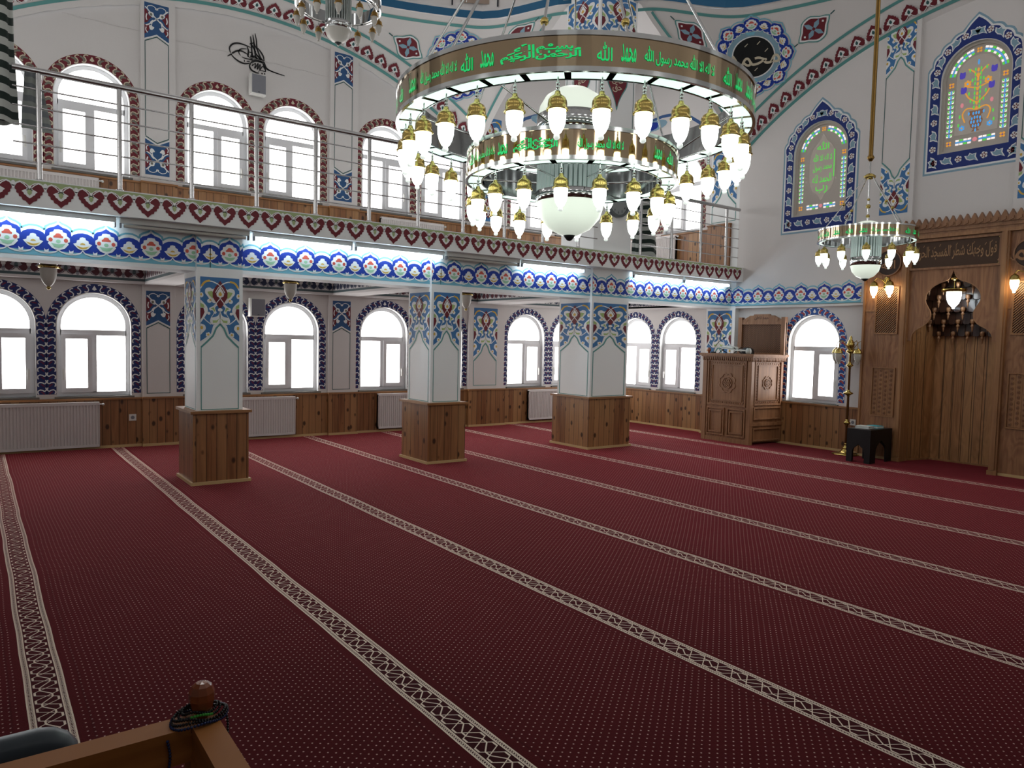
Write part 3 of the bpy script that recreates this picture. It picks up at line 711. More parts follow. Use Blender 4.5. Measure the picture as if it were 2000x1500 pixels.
def column(i, x0, x1, y0, y1, tall, name='column'):
    r = empty(name, ((x0+x1)/2, (y0+y1)/2, 0), kind='structure'); inv = r.matrix_basis.inverted(); r.matrix_basis
    off = Vector(((x0+x1)/2, (y0+y1)/2, 0))
    def bb(mb, nm, **k):
        o = mb.build(nm, r, **k); o.matrix_parent_inverse = Matrix.Translation(-off); return o
    top = 6.3 if tall else 2.385
    m = MB(); m.box(x0, y0, .68, x1, y1, top, WHITE); bb(m, 'shaft')
    m = MB(); e = .045; m.box(x0-e, y0-e, 0, x1+e, y1+e, .665, PINE); bb(m, 'pine_cladding')
    m = MB(); m.box(x0-e-.025, y0-e-.025, .665, x1+e+.025, y1+e+.025, .69, PINEH); bb(m, 'cap_moulding')
    m = MB(); m.box(x0-e-.02, y0-e-.02, 0, x1+e+.02, y1+e+.02, .028, TRIMW); bb(m, 'skirting', label='pale unvarnished skirting')
    m = MB()
    for T, a, b in ((LW(y0), x0, x1), (QW(x0), -y1, -y0)):
        c, h = (a+b)/2, (b-a)/2-.03
        zt = 1.935; ky = .177*(1 if not tall else 1.0)
        U = lambda u, v, d=0: T(c+u*h, zt+v*ky, d)
        panel_a(m, U, lines=-(zt-.70)/ky)
        k = .354
        if T(0, 0).y == y0 or True:
            for j in range(-2, 3):
                u0 = c+(j+.25 if (b-a) < .5 else j)*k*(.98)
                if u0 < a-.17 or u0 > b+.17: continue
                if T(0, 0, 0).x == x0 and not tall: continue
                if T(0, 0, 0).x != x0 or tall:
                    if abs(T(0, 0, 0).x-x0) < 1e-6 and a < 0: continue
                    frieze(m, shift(clipT(T, a, b), u0, 2.022, k), k)
        if tall:   # upper part of the pier
            U = lambda u, v, d=0: T(c+u*h, 5.93+v*.20, d); panel_a(m, U)
            U = lambda u, v, d=0: T(c+u*h*.95, 4.86+v*.30, d)
            m.paint(cr(sym([(0, .75), (.4, .65), (.62, .3), (.62, -.15), (.35, -.55), (.12, -.95), (0, -1.3)]), 3), U, 2, P['teal'])
            m.paint(cr(sym([(0, .70), (.37, .6), (.56, .28), (.56, -.13), (.32, -.5), (.1, -.88), (0, -1.15)]), 3), U, 3, P['maroon'])
            for q, (tx, zz) in enumerate(((ar('حافظوا'[:2]+'ا'), .35), (ar('خالق'), -.02), (ar('حق'), -.35))):
                text(m, tx, shift(U, 0, zz, 1), .36, P['cream'], 4)
            for s in (-1, 1): m.stroke([(c+s*h*.98, 5.2), (c+s*h*.98, 3.0)], .01, T, 2, P['dteal'])
    bb(m, 'painted_ornament')
    return r
for i, (a, b, c, d) in enumerate(COLS): column(i, a, b, c, d, False)
column(3, *PIER, True, 'dome_pier')
for a, b, c, d in ((-1.145, -.475, -.72, -.06), (PIER[0], PIER[1], -.72, -.06), (-1.145, -.475, 7.22, 7.88)):
    m = MB(); m.box(a, c, .68, b, d, 6.3, WHITE); m.box(a-.045, c-.045, 0, b+.045, d+.045, .68, PINE); m.build('dome_pier', kind='structure')

# ------------------------------------------------------------------ pendentives, drum, dome
def srad(phi, z):
    a = abs((phi % 90)-45); t = min(1, max(0, (18-a)/13)); return sqrt(max(0.01, 72.8-z*z))-.6*t*t*(3-2*t)
def spt(phi, z, d=0):
    r = srad(phi, z)-d; return Vector((CX+r*cos(radians(phi)), CY+r*sin(radians(phi)), z))
ZT = 5.945
m = MB(); rows = []
for phi in [q*.5 for q in range(0, 721)]:
    al = abs(((phi+45) % 90)-45); r0 = 6.475/cos(radians(al))
    zs = []
    # lower limit: the wall plane, or the edge of the corner bay
    z = ZT
    while z > 2.7:
        r = srad(phi, z); dx, dy = abs(r*cos(radians(phi))), abs(r*sin(radians(phi)))
        if max(dx, dy) > 6.50 or (dx > 3.5 and dy > 3.6): break
        z -= .01
    rows.append([spt(phi, z+(ZT-z)*j/10) for j in range(11)])
m.grid(rows, WALL, False, True)
PEND = m.build('pendentive', kind='structure')
rd = [srad(p_, ZT)-.03 for p_ in range(0, 360, 2)]
def ringpt(p_, z, d=0): r = srad(p_, ZT)-.03-d; return (CX+r*cos(radians(p_)), CY+r*sin(radians(p_)), z)
m = MB()
for z0, z1, d0, d1, mm in ((5.945, 5.95, -.03, .0, WALL), (5.95, 6.055, .0, .0, P['drum']), (6.055, 6.075, 0, .02, WALL), (6.075, 6.10, .02, -.04, WALL), (6.10, 8.0, -.06, -.06, WALL)):
    m.grid([[ringpt(p_, z0, d0), ringpt(p_, z1, d1)] for p_ in range(0, 361, 2)], mm, False, False)
DR = m.build('dome_drum', kind='structure')
m = MB()
for p_ in range(0, 360, 3):
    a = .12/6.2*57.3/2
    if p_ % 6 == 0: m.face([ringpt(p_-.1, 6.12, -.04), ringpt(p_+.1, 6.12, -.04), ringpt(p_+.1, 6.6, -.04), ringpt(p_-.1, 6.6, -.04)], P['dark'])
    if p_ % 12 == 3:
        m.face([ringpt(p_-1.9, 6.17, -.045), ringpt(p_+1.9, 6.17, -.045), ringpt(p_+1.9, 6.6, -.045), ringpt(p_-1.9, 6.6, -.045)], mat_cache('drum_tan', '#a08e80'))
        for q in (-1, 0, 1): m.face([ringpt(p_+q*.9-.3, 6.18, -.035), ringpt(p_+q*.9+.3, 6.18, -.035), ringpt(p_+q*.9, 6.28, -.035)], P['white'])
m.build('painted_drum_panels', DR)
for q in range(16):   # unseen glowing windows added round the drum to brighten the upper walls
    a0 = 22.5*q+5; g = MB(); kk = 100+q
    fr = [ringpt(a0+da, z, -.0) for da, z in ((-4, 6.75), (4, 6.75), (4, 7.7), (-4, 7.7))]; g.face(fr, PVC); w = g.build('window_%d' % kk, kind='structure')
    g = MB(); g.face([ringpt(a0+da, z, .02) for da, z in ((-3.5, 6.8), (3.5, 6.8), (3.5, 7.6), (-3.5, 7.6))], PANE2); g.build('pane', w)
m = MB(); m.grid([[(CX+6.3*cos(radians(t))*cos(2*pi*j/48), CY+6.3*cos(radians(t))*sin(2*pi*j/48), 7.95+3.2*sin(radians(t))) for j in range(48)] for t in range(0, 91, 10)], CEIL, True)
m.build('dome', kind='structure')
m = MB()   # flat vaults over the corner bays and the strip outside the ring
for sx in (-1, 1):
    for sy in (-1, 1):
        m.box(CX+sx*3.45, CY+sy*3.55, 6.0, CX+sx*6.6, CY+sy*6.6, 6.06, CEIL)
m.build('ceiling', kind='structure')

# painted decoration of the pendentives
m = MB()
def bandring(z0, z1, c, lay=1): m.grid([[spt(p_, z0, .006*lay), spt(p_, z1, .006*lay)] for p_ in [q*.5 for q in range(721)]], c, False, False)
bandring(5.855, 5.885, P['teal'])
def sqedge(dd, dz, col, w=.03):   # painted line along the edge of each corner bay
    for wl in (0, 1):
        L = []
        for i in range(41):
            t = 4.25+(6.46-4.25)*i/40; q = 3.44-dd
            x, y = (q, t) if wl == 0 else (t, q+.12)
            phi = math.degrees(math.atan2(y, x)); a = abs(phi-45); tt = min(1, max(0, (18-a)/13)); R_ = hypot(x, y)+.6*tt*tt*(3-2*tt)
            if R_ > 8.5: break
            z = sqrt(72.8-R_*R_)
            if z > 5.86: continue
            k1 = 1-.004/hypot(x, y)
            L.append([(CX+x*k1, CY+y*k1, z), (CX+(x-(w if wl == 0 else 0))*k1, CY+(y-(w if wl else 0))*k1, z+.012)])
        if len(L) > 1: m.grid(L, col, False, False)
sqedge(.0, 0, P['teal'], .035)
def archmap(wall):
    # u along the arch from its crown, v up the pendentive
    def T(u, v, d=0):
        dd = 6.475-v*.72-.01; z = sqrt(max(.01, 72.8-u*u-dd*dd)); dd -= d*3+.004
        ang = math.degrees(math.atan2(dd, u)); 
        if wall == 'L': phi = ang
        else: phi = 90-ang
        r = srad(phi, z)-.004-d*3; return Vector((CX+r*cos(radians(phi)), CY+r*sin(radians(phi)), z))
    return T
for wl in 'LQ':
    T = archmap(wl); R = 4.9
    sgn = 1
    for v0, v1 in ((.012, .05), (.29, .325)):
        m.grid([[T(-R+2*R*i/80 if wl == 'L' else -R+2*R*i/80, v0, .001), T(-R+2*R*i/80, v1, .001)] for i in range(81) if abs(-R+2*R*i/80) < 3.5], P['teal'], False, False)
    # arc-length spacing along the curve
    us = []; u = 0; st = .225
    while u < 3.5:
        us.append(u); sl = sqrt(1+(u/sqrt(72.8-u*u-41.9))**2) if u*u < 30 else 2; u += st/sl
    for u0 in us:
        for s in ((1, -1) if u0 else (1,)):
            sl = sqrt(1+(u0/sqrt(72.8-u0*u0-41.9))**2)
            for fl in (1,):
                U = lambda a, b, d=0: T(s*u0+a*st/sl*(1 if wl == 'L' else -1), .060-b*.20+.0, d)
                tulip(m, U, mc=P['maroon'], wc=P['white'], gc=P['dteal'], bud=True)
def tang(x, y, z, flat=0):
    c = Vector((x, y, z)); n = Vector((CX-x, CY-y, -z)).normalized(); up = Vector((0, 0, 1)); up = (up-n*up.dot(n)).normalized(); rt = up.cross(n)
    def T(u, v, d=0):
        p_ = c+rt*u+up*v
        if flat: return p_+n*(flat+d*2)
        phi = math.degrees(math.atan2(p_.y-CY, p_.x-CX)); r = srad(phi, p_.z)-.004-d*3
        return Vector((CX+r*cos(radians(phi)), CY+r*sin(radians(phi)), p_.z))
    return T
def diamond(x, y, z, rot):
    T0 = tang(x, y, z); c_, s_ = cos(rot), sin(rot)
    T = lambda u, v, d=0: T0((u*c_-v*s_)*.245, (u*s_+v*c_)*.245, d)
    def dia(k): return cr([(k*a, k*b) for a, b in ((1, 0), (.62, .3), (.30, .62), (0, .68), (-.30, .62), (-.62, .3), (-1, 0), (-.62, -.3), (-.30, -.62), (0, -.68), (.30, -.62), (.62, -.3))], 2)
    m.star(dia(1.06), T, 1, P['teal']); m.star(dia(.97), T, 2, P['white']); m.star(dia(.84), T, 3, P['maroon'])
    for k in range(4):
        a = k*pi/2+.4; m.paint([(.06*cos(a-1), .06*sin(a-1)), (.36*cos(a-.35), .36*sin(a-.35)), (.58*cos(a), .58*sin(a)), (.34*cos(a+.4), .34*sin(a+.4)), (.06*cos(a+1), .06*sin(a+1))], T, 4, P['sky'])
    for s in (-1, 1): m.paint(ell(s*.60, 0, .07, .07, 4), T, 4, P['white']); m.stroke([(s*1.08, 0), (s*1.35, 0)], .06, T, 1, P['dteal'])
    m.paint(ell(0, 0, .09, .09, 6), T, 5, P['maroon'])
diamond(5.12, 9.68, 5.58, -.5); diamond(9.06, 5.77, 5.62, .6); diamond(8.03, 6.97, 5.66, -.7); diamond(6.34, 8.64, 5.72, .7)
def medallion(x, y, z, R, word):
    T = tang(x, y, z); n = 8
    for k in range(n):
        a0 = pi/2+2*pi*k/n+(.0)
        U = lambda u, v, d=0: T((R*.60+v*R*.50)*cos(a0-u*2*pi/n), (R*.60+v*R*.50)*sin(a0-u*2*pi/n), d)
        frieze(m, U, 1)
    m.star(ell(0, 0, R*.64, R*.64, 40), T, 3, P['sky'])
    m.star(ell(0, 0, R*.53, R*.53, 40), T, 4, P['white']); m.star(ell(0, 0, R*.50, R*.50, 40), T, 5, P['black'])
    text(m, word, shift(T, 0, -.04), R*.30, P['cream'], 6)
    for a, b in ((.1, .3), (-.2, .28), (.28, .1), (.0, -.35)): m.stroke([(R*a, R*b), (R*(a+.08), R*(b+.07))], R*.02, T, 6, P['cream'])
medallion(8.885, 6.565, 5.44, .545, MUH); medallion(5.86, 9.47, 5.44, .52, ALLAH)
m.build('painted_pendentive_ornament', PEND)
# arches painted on the walls of the corner bay
m = MB()
for T, c in ((TL_, 8.2), (TQ, -8.9)):
    m.stroke([(c+1.15*cos(pi*i/16), 4.35+.95*sin(pi*i/16)) for i in range(17)], .05, T, 1, mat_cache('bay_blue', '#3c5f92'))
    for i in range(-2, 3):
        m.paint([(c+.16*i-.06, 4.78), (c+.16*i, 4.93), (c+.16*i+.06, 4.78), (c+.16*i, 4.80)], T, 2, P['dteal'])
    m.paint([(c-.5, 4.80), (c+.5, 4.80), (c+.5, 4.76), (c-.5, 4.76)], T, 1, P['dteal'])
    m.paint(ell(c-.2, 5.18, .32, .09, 14), T, 2, P['sky']); m.paint(lobes(c-.2, 5.18, .12, .07, 5), T, 3, P['blue'])
m.build('painted_bay_ornament', WQ)
# ------------------------------------------------------------------ camera (also used to find points of the walls)
F_ = 1438.15; yaw, pit, rol = radians(53.7209), radians(3.3045), radians(1.2843)
Fw = Vector((cos(yaw)*cos(pit), sin(yaw)*cos(pit), -sin(pit))); R0 = Vector((sin(yaw), -cos(yaw), 0)); U0 = R0.cross(Fw)
Rt = cos(rol)*R0+sin(rol)*U0; Up = -sin(rol)*R0+cos(rol)*U0; EYE = Vector((0, 0, 1.4))
cam = bpy.data.cameras.new('camera'); co = bpy.data.objects.new('camera', cam); COL.objects.link(co)
cam.sensor_width = 36; cam.lens = F_*36/2000; cam.clip_start = .05; cam.clip_end = 100
co.matrix_world = Matrix(((Rt.x, Up.x, -Fw.x, 0), (Rt.y, Up.y, -Fw.y, 0), (Rt.z, Up.z, -Fw.z, 1.4), (0, 0, 0, 1)))
SC.camera = co
def onwall(x, y, Y=None, X=None):
    d = (x-1000)/F_*Rt-(y-750)/F_*Up+Fw; t = Y/d.y if Y is not None else X/d.x; p = EYE+d*t
    return (p.x, p.z) if Y is not None else (-p.y, p.z)
def local(o, par, off): o.parent = par; o.matrix_parent_inverse = Matrix.Translation(-Vector(off)); return o

# ------------------------------------------------------------------ stained windows of the qibla wall
def stained(idx, T0, uc, hw, z0, zc, kind):
    root = empty('window_%d' % idx, T0(uc, z0, 0), kind='structure'); T = shift(T0, uc, 0)
    off = root.location.copy()
    def b(mb, nm, **k): return local(mb.build(nm, None, **k), root, off)
    # painted border
    m = MB(); W, S = P['white'], P['sky']
    Hs = hw+.115; zt = zc+hw+.265; zb = z0-.19
    def outl(e):
        right = [(Hs+e, zb-e), (Hs+e, zc+.02)]
        c0 = [(Hs, zc+.02), (Hs-.035, zc+.17), (Hs-.12, zc+.31), (Hs-.23, zc+.42), (Hs-.36, zc+.50), (0, zt)]
        for (x0, y0), (x1, y1) in zip(c0, c0[1:]):
            nx, ny = (y1-y0)*-1, (x1-x0); l = hypot(nx, ny)
            for j in (1, 2, 3, 4):
                t = j/4; bul = .030*sin(pi*t) if (x1, y1) != (0, zt) else .012*sin(pi*t)
                right.append((x0+(x1-x0)*t+(-nx/l)*(bul)+e*(.7 if x1 else .5)*(1 if j < 4 or x1 else 0), y0+(y1-y0)*t+(-ny/l)*bul*-1*0+bul*.6+e*.8))
        right[-1] = (0, zt+e*1.3)
        return sym(right)
    hole = archpts(hw, z0, zc, 24)[::-1]
    for e, lay, c in ((.045, 1, S), (.022, 2, W), (0, 3, P['navy2'])):
        o = outl(e); m.holed(o, [hole], T, .0012*lay, c)
    path = []   # centre line of the band
    n = 0
    for (x0, y0), (x1, y1), cnt in (((Hs-.06, zb+.10), (Hs-.06, zc), 6),):
        for j in range(cnt): path.append((x0, y0+(y1-y0)*j/cnt, 0))
    for j in range(7): a = j*pi/2/6.2; path.append(((hw+.06)*cos(a), zc+(hw+.10)*sin(a), a))
    def flower(x, y, s):
        m.paint(lobes(x, y, .042, .042, 5, .25, 3), T, 5, W)
        for q in range(5):
            a = q*2*pi/5; m.paint([(x+.008*cos(a-1), y+.008*sin(a-1)), (x+.033*cos(a), y+.033*sin(a)), (x+.024*cos(a+.6), y+.024*sin(a+.6))], T, 6, P['maroon'])
    def leaf(x, y, s, a):
        ca, sa_ = cos(a), sin(a)
        sh = [(-.05, -.07), (.0, -.045), (.035, -.05), (.028, -.01), (.045, .015), (.015, .03), (.02, .065), (-.02, .045), (-.035, .01), (-.03, -.03)]
        def R_(k): return [(x+s*(u*k*ca-v*k*sa_), y+(u*k*sa_+v*k*ca)) for u, v in sh]
        m.paint(R_(1.15), T, 4, W); m.paint(R_(.85), T, 5, S)
    for s in (-1, 1):
        for j, (x, y, a) in enumerate(path):
            if j % 2: flower(s*x, y, s)
            else: leaf(s*x, y, s, a)
    for j in range(-3, 4):
        x = j*Hs/3.6
        if j % 2: flower(x, zb+.095, 1)
        else: leaf(x, zb+.095, 1, pi/2)
    b(m, 'painted_border')
    # plaster tracery with coloured glass
    m = MB(); dp = -.07
    m.grid([[T(*p_, 0), T(*p_, dp)] for p_ in archpts(hw, z0, zc, 24)+[(hw, z0)]], P['white'], False, False)
    m.ringprism(archpts(hw, z0, zc, 24), archpts(hw-.035, z0+.035, zc, 24), T, dp, dp+.025, PLAST)
    tri = archpts(hw, z0, zc, 24); m.paint(tri, lambda u, v, d=0: T(u, v, dp), 0, PLAST)
    b(m, 'plaster_tracery')
    m = MB(); D = lambda u, v, d=0: T(u, v, dp+.002+d)
    a = hw-.095; w = .052
    def sq(x, y, k=.9): m.paint([(x-w/2*k, y-.02), (x+w/2*k, y-.02), (x+w/2*k, y+.02), (x-w/2*k, y+.02)], D, 1, STG['white'])
    def strip(x, y0, y1):
        n = int((y1-y0)/.052)
        for j in range(n):
            y = y0+(j+.5)*(y1-y0)/n
            for q in (-1, 1):
                m.paint([(x+q*.010, y-.019), (x+q*.032, y-.019), (x+q*.032, y+.012), (x+q*.010, y+.012)], D, 1, STG['white'])
                m.paint([(x+q*.008, y-.012), (x+q*.022, y+.02), (x+q*.036, y+.018), (x+q*.026, y-.006)], D, 2, STG['green'])
            m.paint([(x-.008, y-.024), (x+.008, y-.024), (x+.008, y+.022), (x-.008, y+.022)], D, 2, STG['blue'])
    zl = zc-.06
    for s in (-1, 1):
        strip(s*a, z0+.19, zl-.05)
        for (fx, fy) in ((s*a, zl+.005), (s*a, z0+.12)):
            for q in range(4):
                t = pi/4+q*pi/2; m.paint(ell(fx+.022*cos(t), fy+.022*sin(t), .015, .015, 6), D, 1, STG['orange'])
            m.paint(ell(fx, fy, .009, .009, 5), D, 2, STG['violet'])
        n = 9
        for j in range(n):   # arc strips
            t0, t1 = .16+(pi/2-.34)*j/n, .16+(pi/2-.34)*(j+.86)/n; t1 = min(t1, 10)
            zz = zc
            for r0, r1, c in ((a-.034, a-.012, 'white' if j % 2 else 'green'), (a-.009, a+.008, 'blue'), (a+.012, a+.034, 'green' if j % 3 == 0 else 'white')):
                m.paint([(s*r0*cos(t0), zz+r0*sin(t0)), (s*r1*cos(t0), zz+r1*sin(t0)), (s*r1*cos(t1), zz+r1*sin(t1)), (s*r0*cos(t1), zz+r0*sin(t1))], D, 1, STG[c])
        for j in range(4):
            x = s*(.06+j*.045); 
            for q in (-1, 1): m.paint([(x-.019, z0+.12+q*.022-.010), (x+.019, z0+.12+q*.022-.010), (x+.019, z0+.12+q*.022+.010), (x-.019, z0+.12+q*.022+.010)], D, 1, STG['white' if (j+q) % 3 else 'green'])
            m.paint([(x-.021, z0+.112), (x+.021, z0+.112), (x+.021, z0+.128), (x-.021, z0+.128)], D, 2, STG['blue'])
    m.paint(ell(0, z0+.125, .028, .026, 7), D, 2, STG['pink'])
    for q in range(4):
        t = pi/4+q*pi/2; m.paint(ell(.022*cos(t), zc+a+.022*sin(t), .014, .014, 6), D, 1, STG['orange'])
    cw = a-.055; zm = (z0+.18+zc+cw)/2
    if kind == 'text':
        m.paint(cr([(cw*.9*x, zm+y*.46) for x, y in ((0, -1), (.25, -.8), (.6, -.68), (.8, -.4), (.85, 0), (.8, .4), (.6, .62), (.25, .8), (0, 1), (-.25, .8), (-.6, .62), (-.8, .4), (-.85, 0), (-.8, -.4), (-.6, -.68), (-.25, -.8))], 3), D, 1, STG['lace'])
        for q, tx in enumerate((ar('الله'), ar('لا اله الا الله'), ar('محمد رسول'), ar('الحمد لله'), ar('رب'))):
            text(m, tx, shift(D, 0, zm+.30-q*.15), .115, STG['green'], 2, w=min(cw*1.5, .18+.1*(q in (1, 2, 3))))
        m.paint([(.165, zm-.15), (.18, zm-.15), (.18, zm+.22), (.165, zm+.22)], D, 2, STG['green'])
    else:
        m.paint([(-cw, z0+.2)]+[(-cw, zc)]+[(cw*cos(pi-pi*i/14), zc+cw*sin(pi*i/14)) for i in range(15)]+[(cw, z0+.2)], D, 0.5, STG['lace'])
        b0 = z0+.22
        vase = sym([(0, b0+.24), (.075, b0+.245), (.085, b0+.2), (.05, b0+.185), (.075, b0+.12), (.055, b0+.05), (.02, b0+.03), (.045, b0), (0, b0)])
        m.paint(vase, D, 1, STG['brown'])
        for x, y in ((0, .21), (-.03, .21), (.03, .21), (-.045, .15), (-.015, .16), (.015, .16), (.045, .15), (-.05, .11), (-.02, .11), (.02, .11), (.05, .11), (-.03, .065), (.03, .065), (0, .06), (0, .012), (-.08, .215), (.08, .215)):
            m.paint(ell(x, b0+y, .011, .021, 7), D, 2, STG['blue'])
        for j in range(9):
            y = b0+.27+j*.055; m.paint(ell(0, y, .014, .025, 6), D, 3, STG['orange'])
            for s in (-1, 1):
                m.paint(ell(s*.03, y+.01, .009, .024, 6, .4*s), D, 3, STG['green'])
        for s in (-1, 1):
            for pts in ([(0, .33), (.09, .40), (.13, .47)], [(0, .5), (.06, .52), (.12, .54)], [(0, .25), (.1, .28), (.15, .22), (.12, .12)], [(0, .62), (.05, .70), (.11, .74)]):
                m.stroke(cr([(s*x, b0+y) for x, y in pts], 3, False), .016, D, 2, STG['orange'])
            for x, y in ((.15, .5), (.17, .68)): m.paint(cr([(s*x-.03, b0+y-.03), (s*x-.028, b0+y+.045), (s*x, b0+y+.03), (s*x+.03, b0+y+.04), (s*x+.026, b0+y-.03)], 2), D, 3, STG['violet'])
            m.paint(lobes(s*.11, b0+.57, .045, .045, 6, .3, 3), D, 3, STG['orange']); m.paint(ell(s*.11, b0+.57, .012, .012, 6), D, 4, STG['blue'])
            m.paint(ell(s*.16, b0+.33, .02, .03, 6), D, 3, STG['pink']); m.paint(lobes(s*.15, b0+.06, .035, .035, 6, .3, 3), D, 3, STG['blue']); m.paint(ell(s*.15, b0+.06, .01, .01, 5), D, 4, STG['orange'])
            for x, y in ((.07, .36), (.09, .45), (.06, .60), (.09, .72), (.18, .2), (.19, .1)): m.paint(ell(s*x, b0+y, .01, .024, 6), D, 3, STG['green'])
        m.paint(ell(0, b0+.80, .012, .035, 6), D, 3, STG['blue'])
    b(m, 'coloured_glass', label='backlit coloured glass')
NW = k+1 if False else 60
stained(60, TU, -5.865, .405, 3.26, 4.125, 'text')
stained(61, TU2, -3.955, .385, 3.79, 4.66, 'vase')

# ------------------------------------------------------------------ chandeliers
def lamp_proto(name, glass, cap, sc=1.0):
    r = empty(name)
    m = MB(); s = sc
    m.tube([(0, 0, 0), (0, 0, -.03*s)], .004*s, CHROME, 6); 
    for q in range(3): m.lathe([(.004*s+.0, -.026*s-.017*s*q), (.010*s, -.030*s-.017*s*q), (.010*s, -.040*s-.017*s*q), (.004*s, -.044*s-.017*s*q)], CHROME, seg=6)
    m.build('chain', r)
    m = MB(); m.lathe([(.0001, -.068), (.012, -.070), (.016, -.084), (.024, -.092), (.038, -.101), (.0455, -.115), (.048, -.130), (.048, -.150), (.055, -.156), (.055, -.162), (.046, -.163)], cap, seg=20)
    for v in m.v: pass
    m.v = [(a*s, b_*s, c*s) for a, b_, c in m.v]; m.build('cap', r, label='ribbed brass cap')
    m = MB(); m.lathe([(.043, -.158), (.044, -.185), (.042, -.215), (.034, -.245), (.022, -.268), (.012, -.276), (.0001, -.277)], glass, seg=18)
    m.v = [(a*s, b_*s, c*s) for a, b_, c in m.v]; m.build('glass_shade', r)
    m = MB(); m.lathe([(.012, -.276), (.015, -.284), (.016, -.295), (.010, -.302), (.0001, -.303)], FROST if glass is FROST else TIP, seg=10)
    m.v = [(a*s, b_*s, c*s) for a, b_, c in m.v]; m.build('glass_tip', r)
    return r
def band(m, R, z0, z1, mt, seg=120): m.grid([[(R*cos(2*pi*i/seg), R*sin(2*pi*i/seg), z0) for i in range(seg)], [(R*cos(2*pi*i/seg), R*sin(2*pi*i/seg), z1) for i in range(seg)]], mt, True, True)
def annulus(m, R0_, R1, z, mt, a0=0, a1=2*pi, n=120): m.grid([[(r*cos(a0+(a1-a0)*i/n), r*sin(a0+(a1-a0)*i/n), z) for i in range(n+1)] for r in (R0_, R1)], mt, False, False)
AZ = radians(49.6)
def ring_part(root, name, R, w, z0, z1, nl, texts, th, lit=True, az=AZ+pi):
    m = MB(); h = z1-z0; e = h*.12
    band(m, R, z0+e, z1-e, BRONZE if lit else MIRROR)
    for a, b_ in ((z0, z0+e), (z1-e, z1)):
        band(m, R+.006, a, b_, CHROME); annulus(m, R, R+.006, a, CHROME); annulus(m, R, R+.006, b_, CHROME)
    band(m, R-w, z0, z1, MIRROR); annulus(m, R-w, R-w+.008, z0-.001, CHROME); annulus(m, R-.012, R+.006, z0-.001, CHROME); annulus(m, R-w, R, z1-.01, CHROME)
    o = m.build(name, root, label='bronze mirror band with chrome rims')
    m = MB()
    for q in range(nl):
        a = 2*pi*q/nl+.0; da = .018/R
        annulus(m, R-w+.008, R-.012, z0+.004, PANEL if lit else FROST, a+da, a+2*pi/nl-da, 6)
    m.build('glass_underside', o)
    if texts:
        def T(u, v, d=0): t = az+u/R; r = R+.002+d; return Vector((r*cos(t), r*sin(t), v))
        for deg, tx, ww in texts: m = MB(); text(m, tx, shift(T, radians(deg)*R, (z0+z1)/2-.002), th, GREENL, 1, ww); m.build('lettering', o, label='green calligraphy lettering')
    return o
def body(root, zb, r, lit, ch=.065):
    g1 = BOWL if lit else FROST
    m = MB(); m.lathe([(.0001, -.205*r/.215), (r*.25, -.198*r/.215), (r*.6, -.16*r/.215), (r*.88, -.09*r/.215), (r, 0)], g1, (0, 0, zb), 40); m.build('bowl_shade', root, label='round white glass bowl')
    m = MB(); m.lathe([(.0001, -.235*r/.215), (.015, -.23*r/.215), (.032, -.21*r/.215), (.04, -.198*r/.215), (.0001, -.19*r/.215)], BLACKP, (0, 0, zb), 14); m.build('finial', root)
    m = MB(); m.lathe([(r*.98, 0), (r*1.01, 0), (r*1.01, ch), (r*.98, ch)], CHROME, (0, 0, zb), 40); m.build('chrome_collar', root)
# the great chandelier
C0 = (CX, CY, 0)
big = empty('chandelier', (CX, CY, 2.07), label='huge lit two-tier ring chandelier with green lettering, lamps and a white bowl', category='chandelier')
bi = empty('tmp')
def sub(o, z=2.07):   # geometry was written with z from the floor
    for k_ in [o]: k_.location = (0, 0, -z)
proto = lamp_proto('lamp', LAMP, BRASS); 
tx = [(-8.8, BISM, .40), (7.7, ALLAH, .075), (13.9, MUH, .075), (29.5, SHAH, .43), (47.0, ALLAH, .075), (53.5, MUH, .08), (61, MUH, .08), (-23.3, MUH, .075), (-29.6, ALLAH, .075), (-41, SHAH, .30), (-54, MUH, .08), (-64, ALLAH, .075), (75, SHAH, .43), (-82, SHAH, .43), (120, BISM, .4), (180, SHAH, .43), (-130, BISM, .4)]
o = ring_part(big, 'upper_ring', 1.085, .12, 2.70, 2.892, 30, tx, .088); sub(o)
tx = [(-18, BISM, .26), (14, SHAH, .26), (48, MUH, .07), (60, ALLAH, None), (-50, SHAH, .2), (-64, ALLAH, None), (-36, MUH, .07), (90, SHAH, .3), (-100, SHAH, .3), (150, BISM, .3), (-150, SHAH, .3)]
o = ring_part(big, 'lower_ring', .655, .10, 2.39, 2.572, 18, tx, .075); sub(o)
def lamps(root, proto, R, n, z, a0, z0r, first=False):
    for q in range(n):
        a = a0+2*pi*q/n
        if first and q == 0: proto.parent = root; proto.location = (R*cos(a), R*sin(a), z-z0r); proto.rotation_euler = (0, 0, a); continue
        dup(proto, root, (R*cos(a), R*sin(a), z-z0r), a)
th0 = AZ+pi
lamps(big, proto, 1.03, 30, 2.695, th0+radians(7.8), 2.07, True)
proto2 = lamp_proto('lamp', LAMP, BRASS, .88)
lamps(big, proto2, .61, 18, 2.385, th0+radians(15), 2.07, True)
m = MB()
def rod(R1, a1, z1, R2, a2, z2, r=.006): m.tube([(R1*cos(a1), R1*sin(a1), z1-2.07), (R2*cos(a2), R2*sin(a2), z2-2.07)], r, CHROME, 6)
for dg in (-36.7, -8.5, 14, 44.7, 141, -134, 90, -85, 180):
    m = MB(); a = th0+radians(dg); rod(1.06, a, 2.89, .03, a, 4.6, .008)
    if dg in (-8.5, 14): t = .045; m.ball(((1.06-1.03*t)*cos(a), (1.06-1.03*t)*sin(a), 2.89+1.71*t-2.07), .022, BRASS)
    m.build('suspension_rod', big)
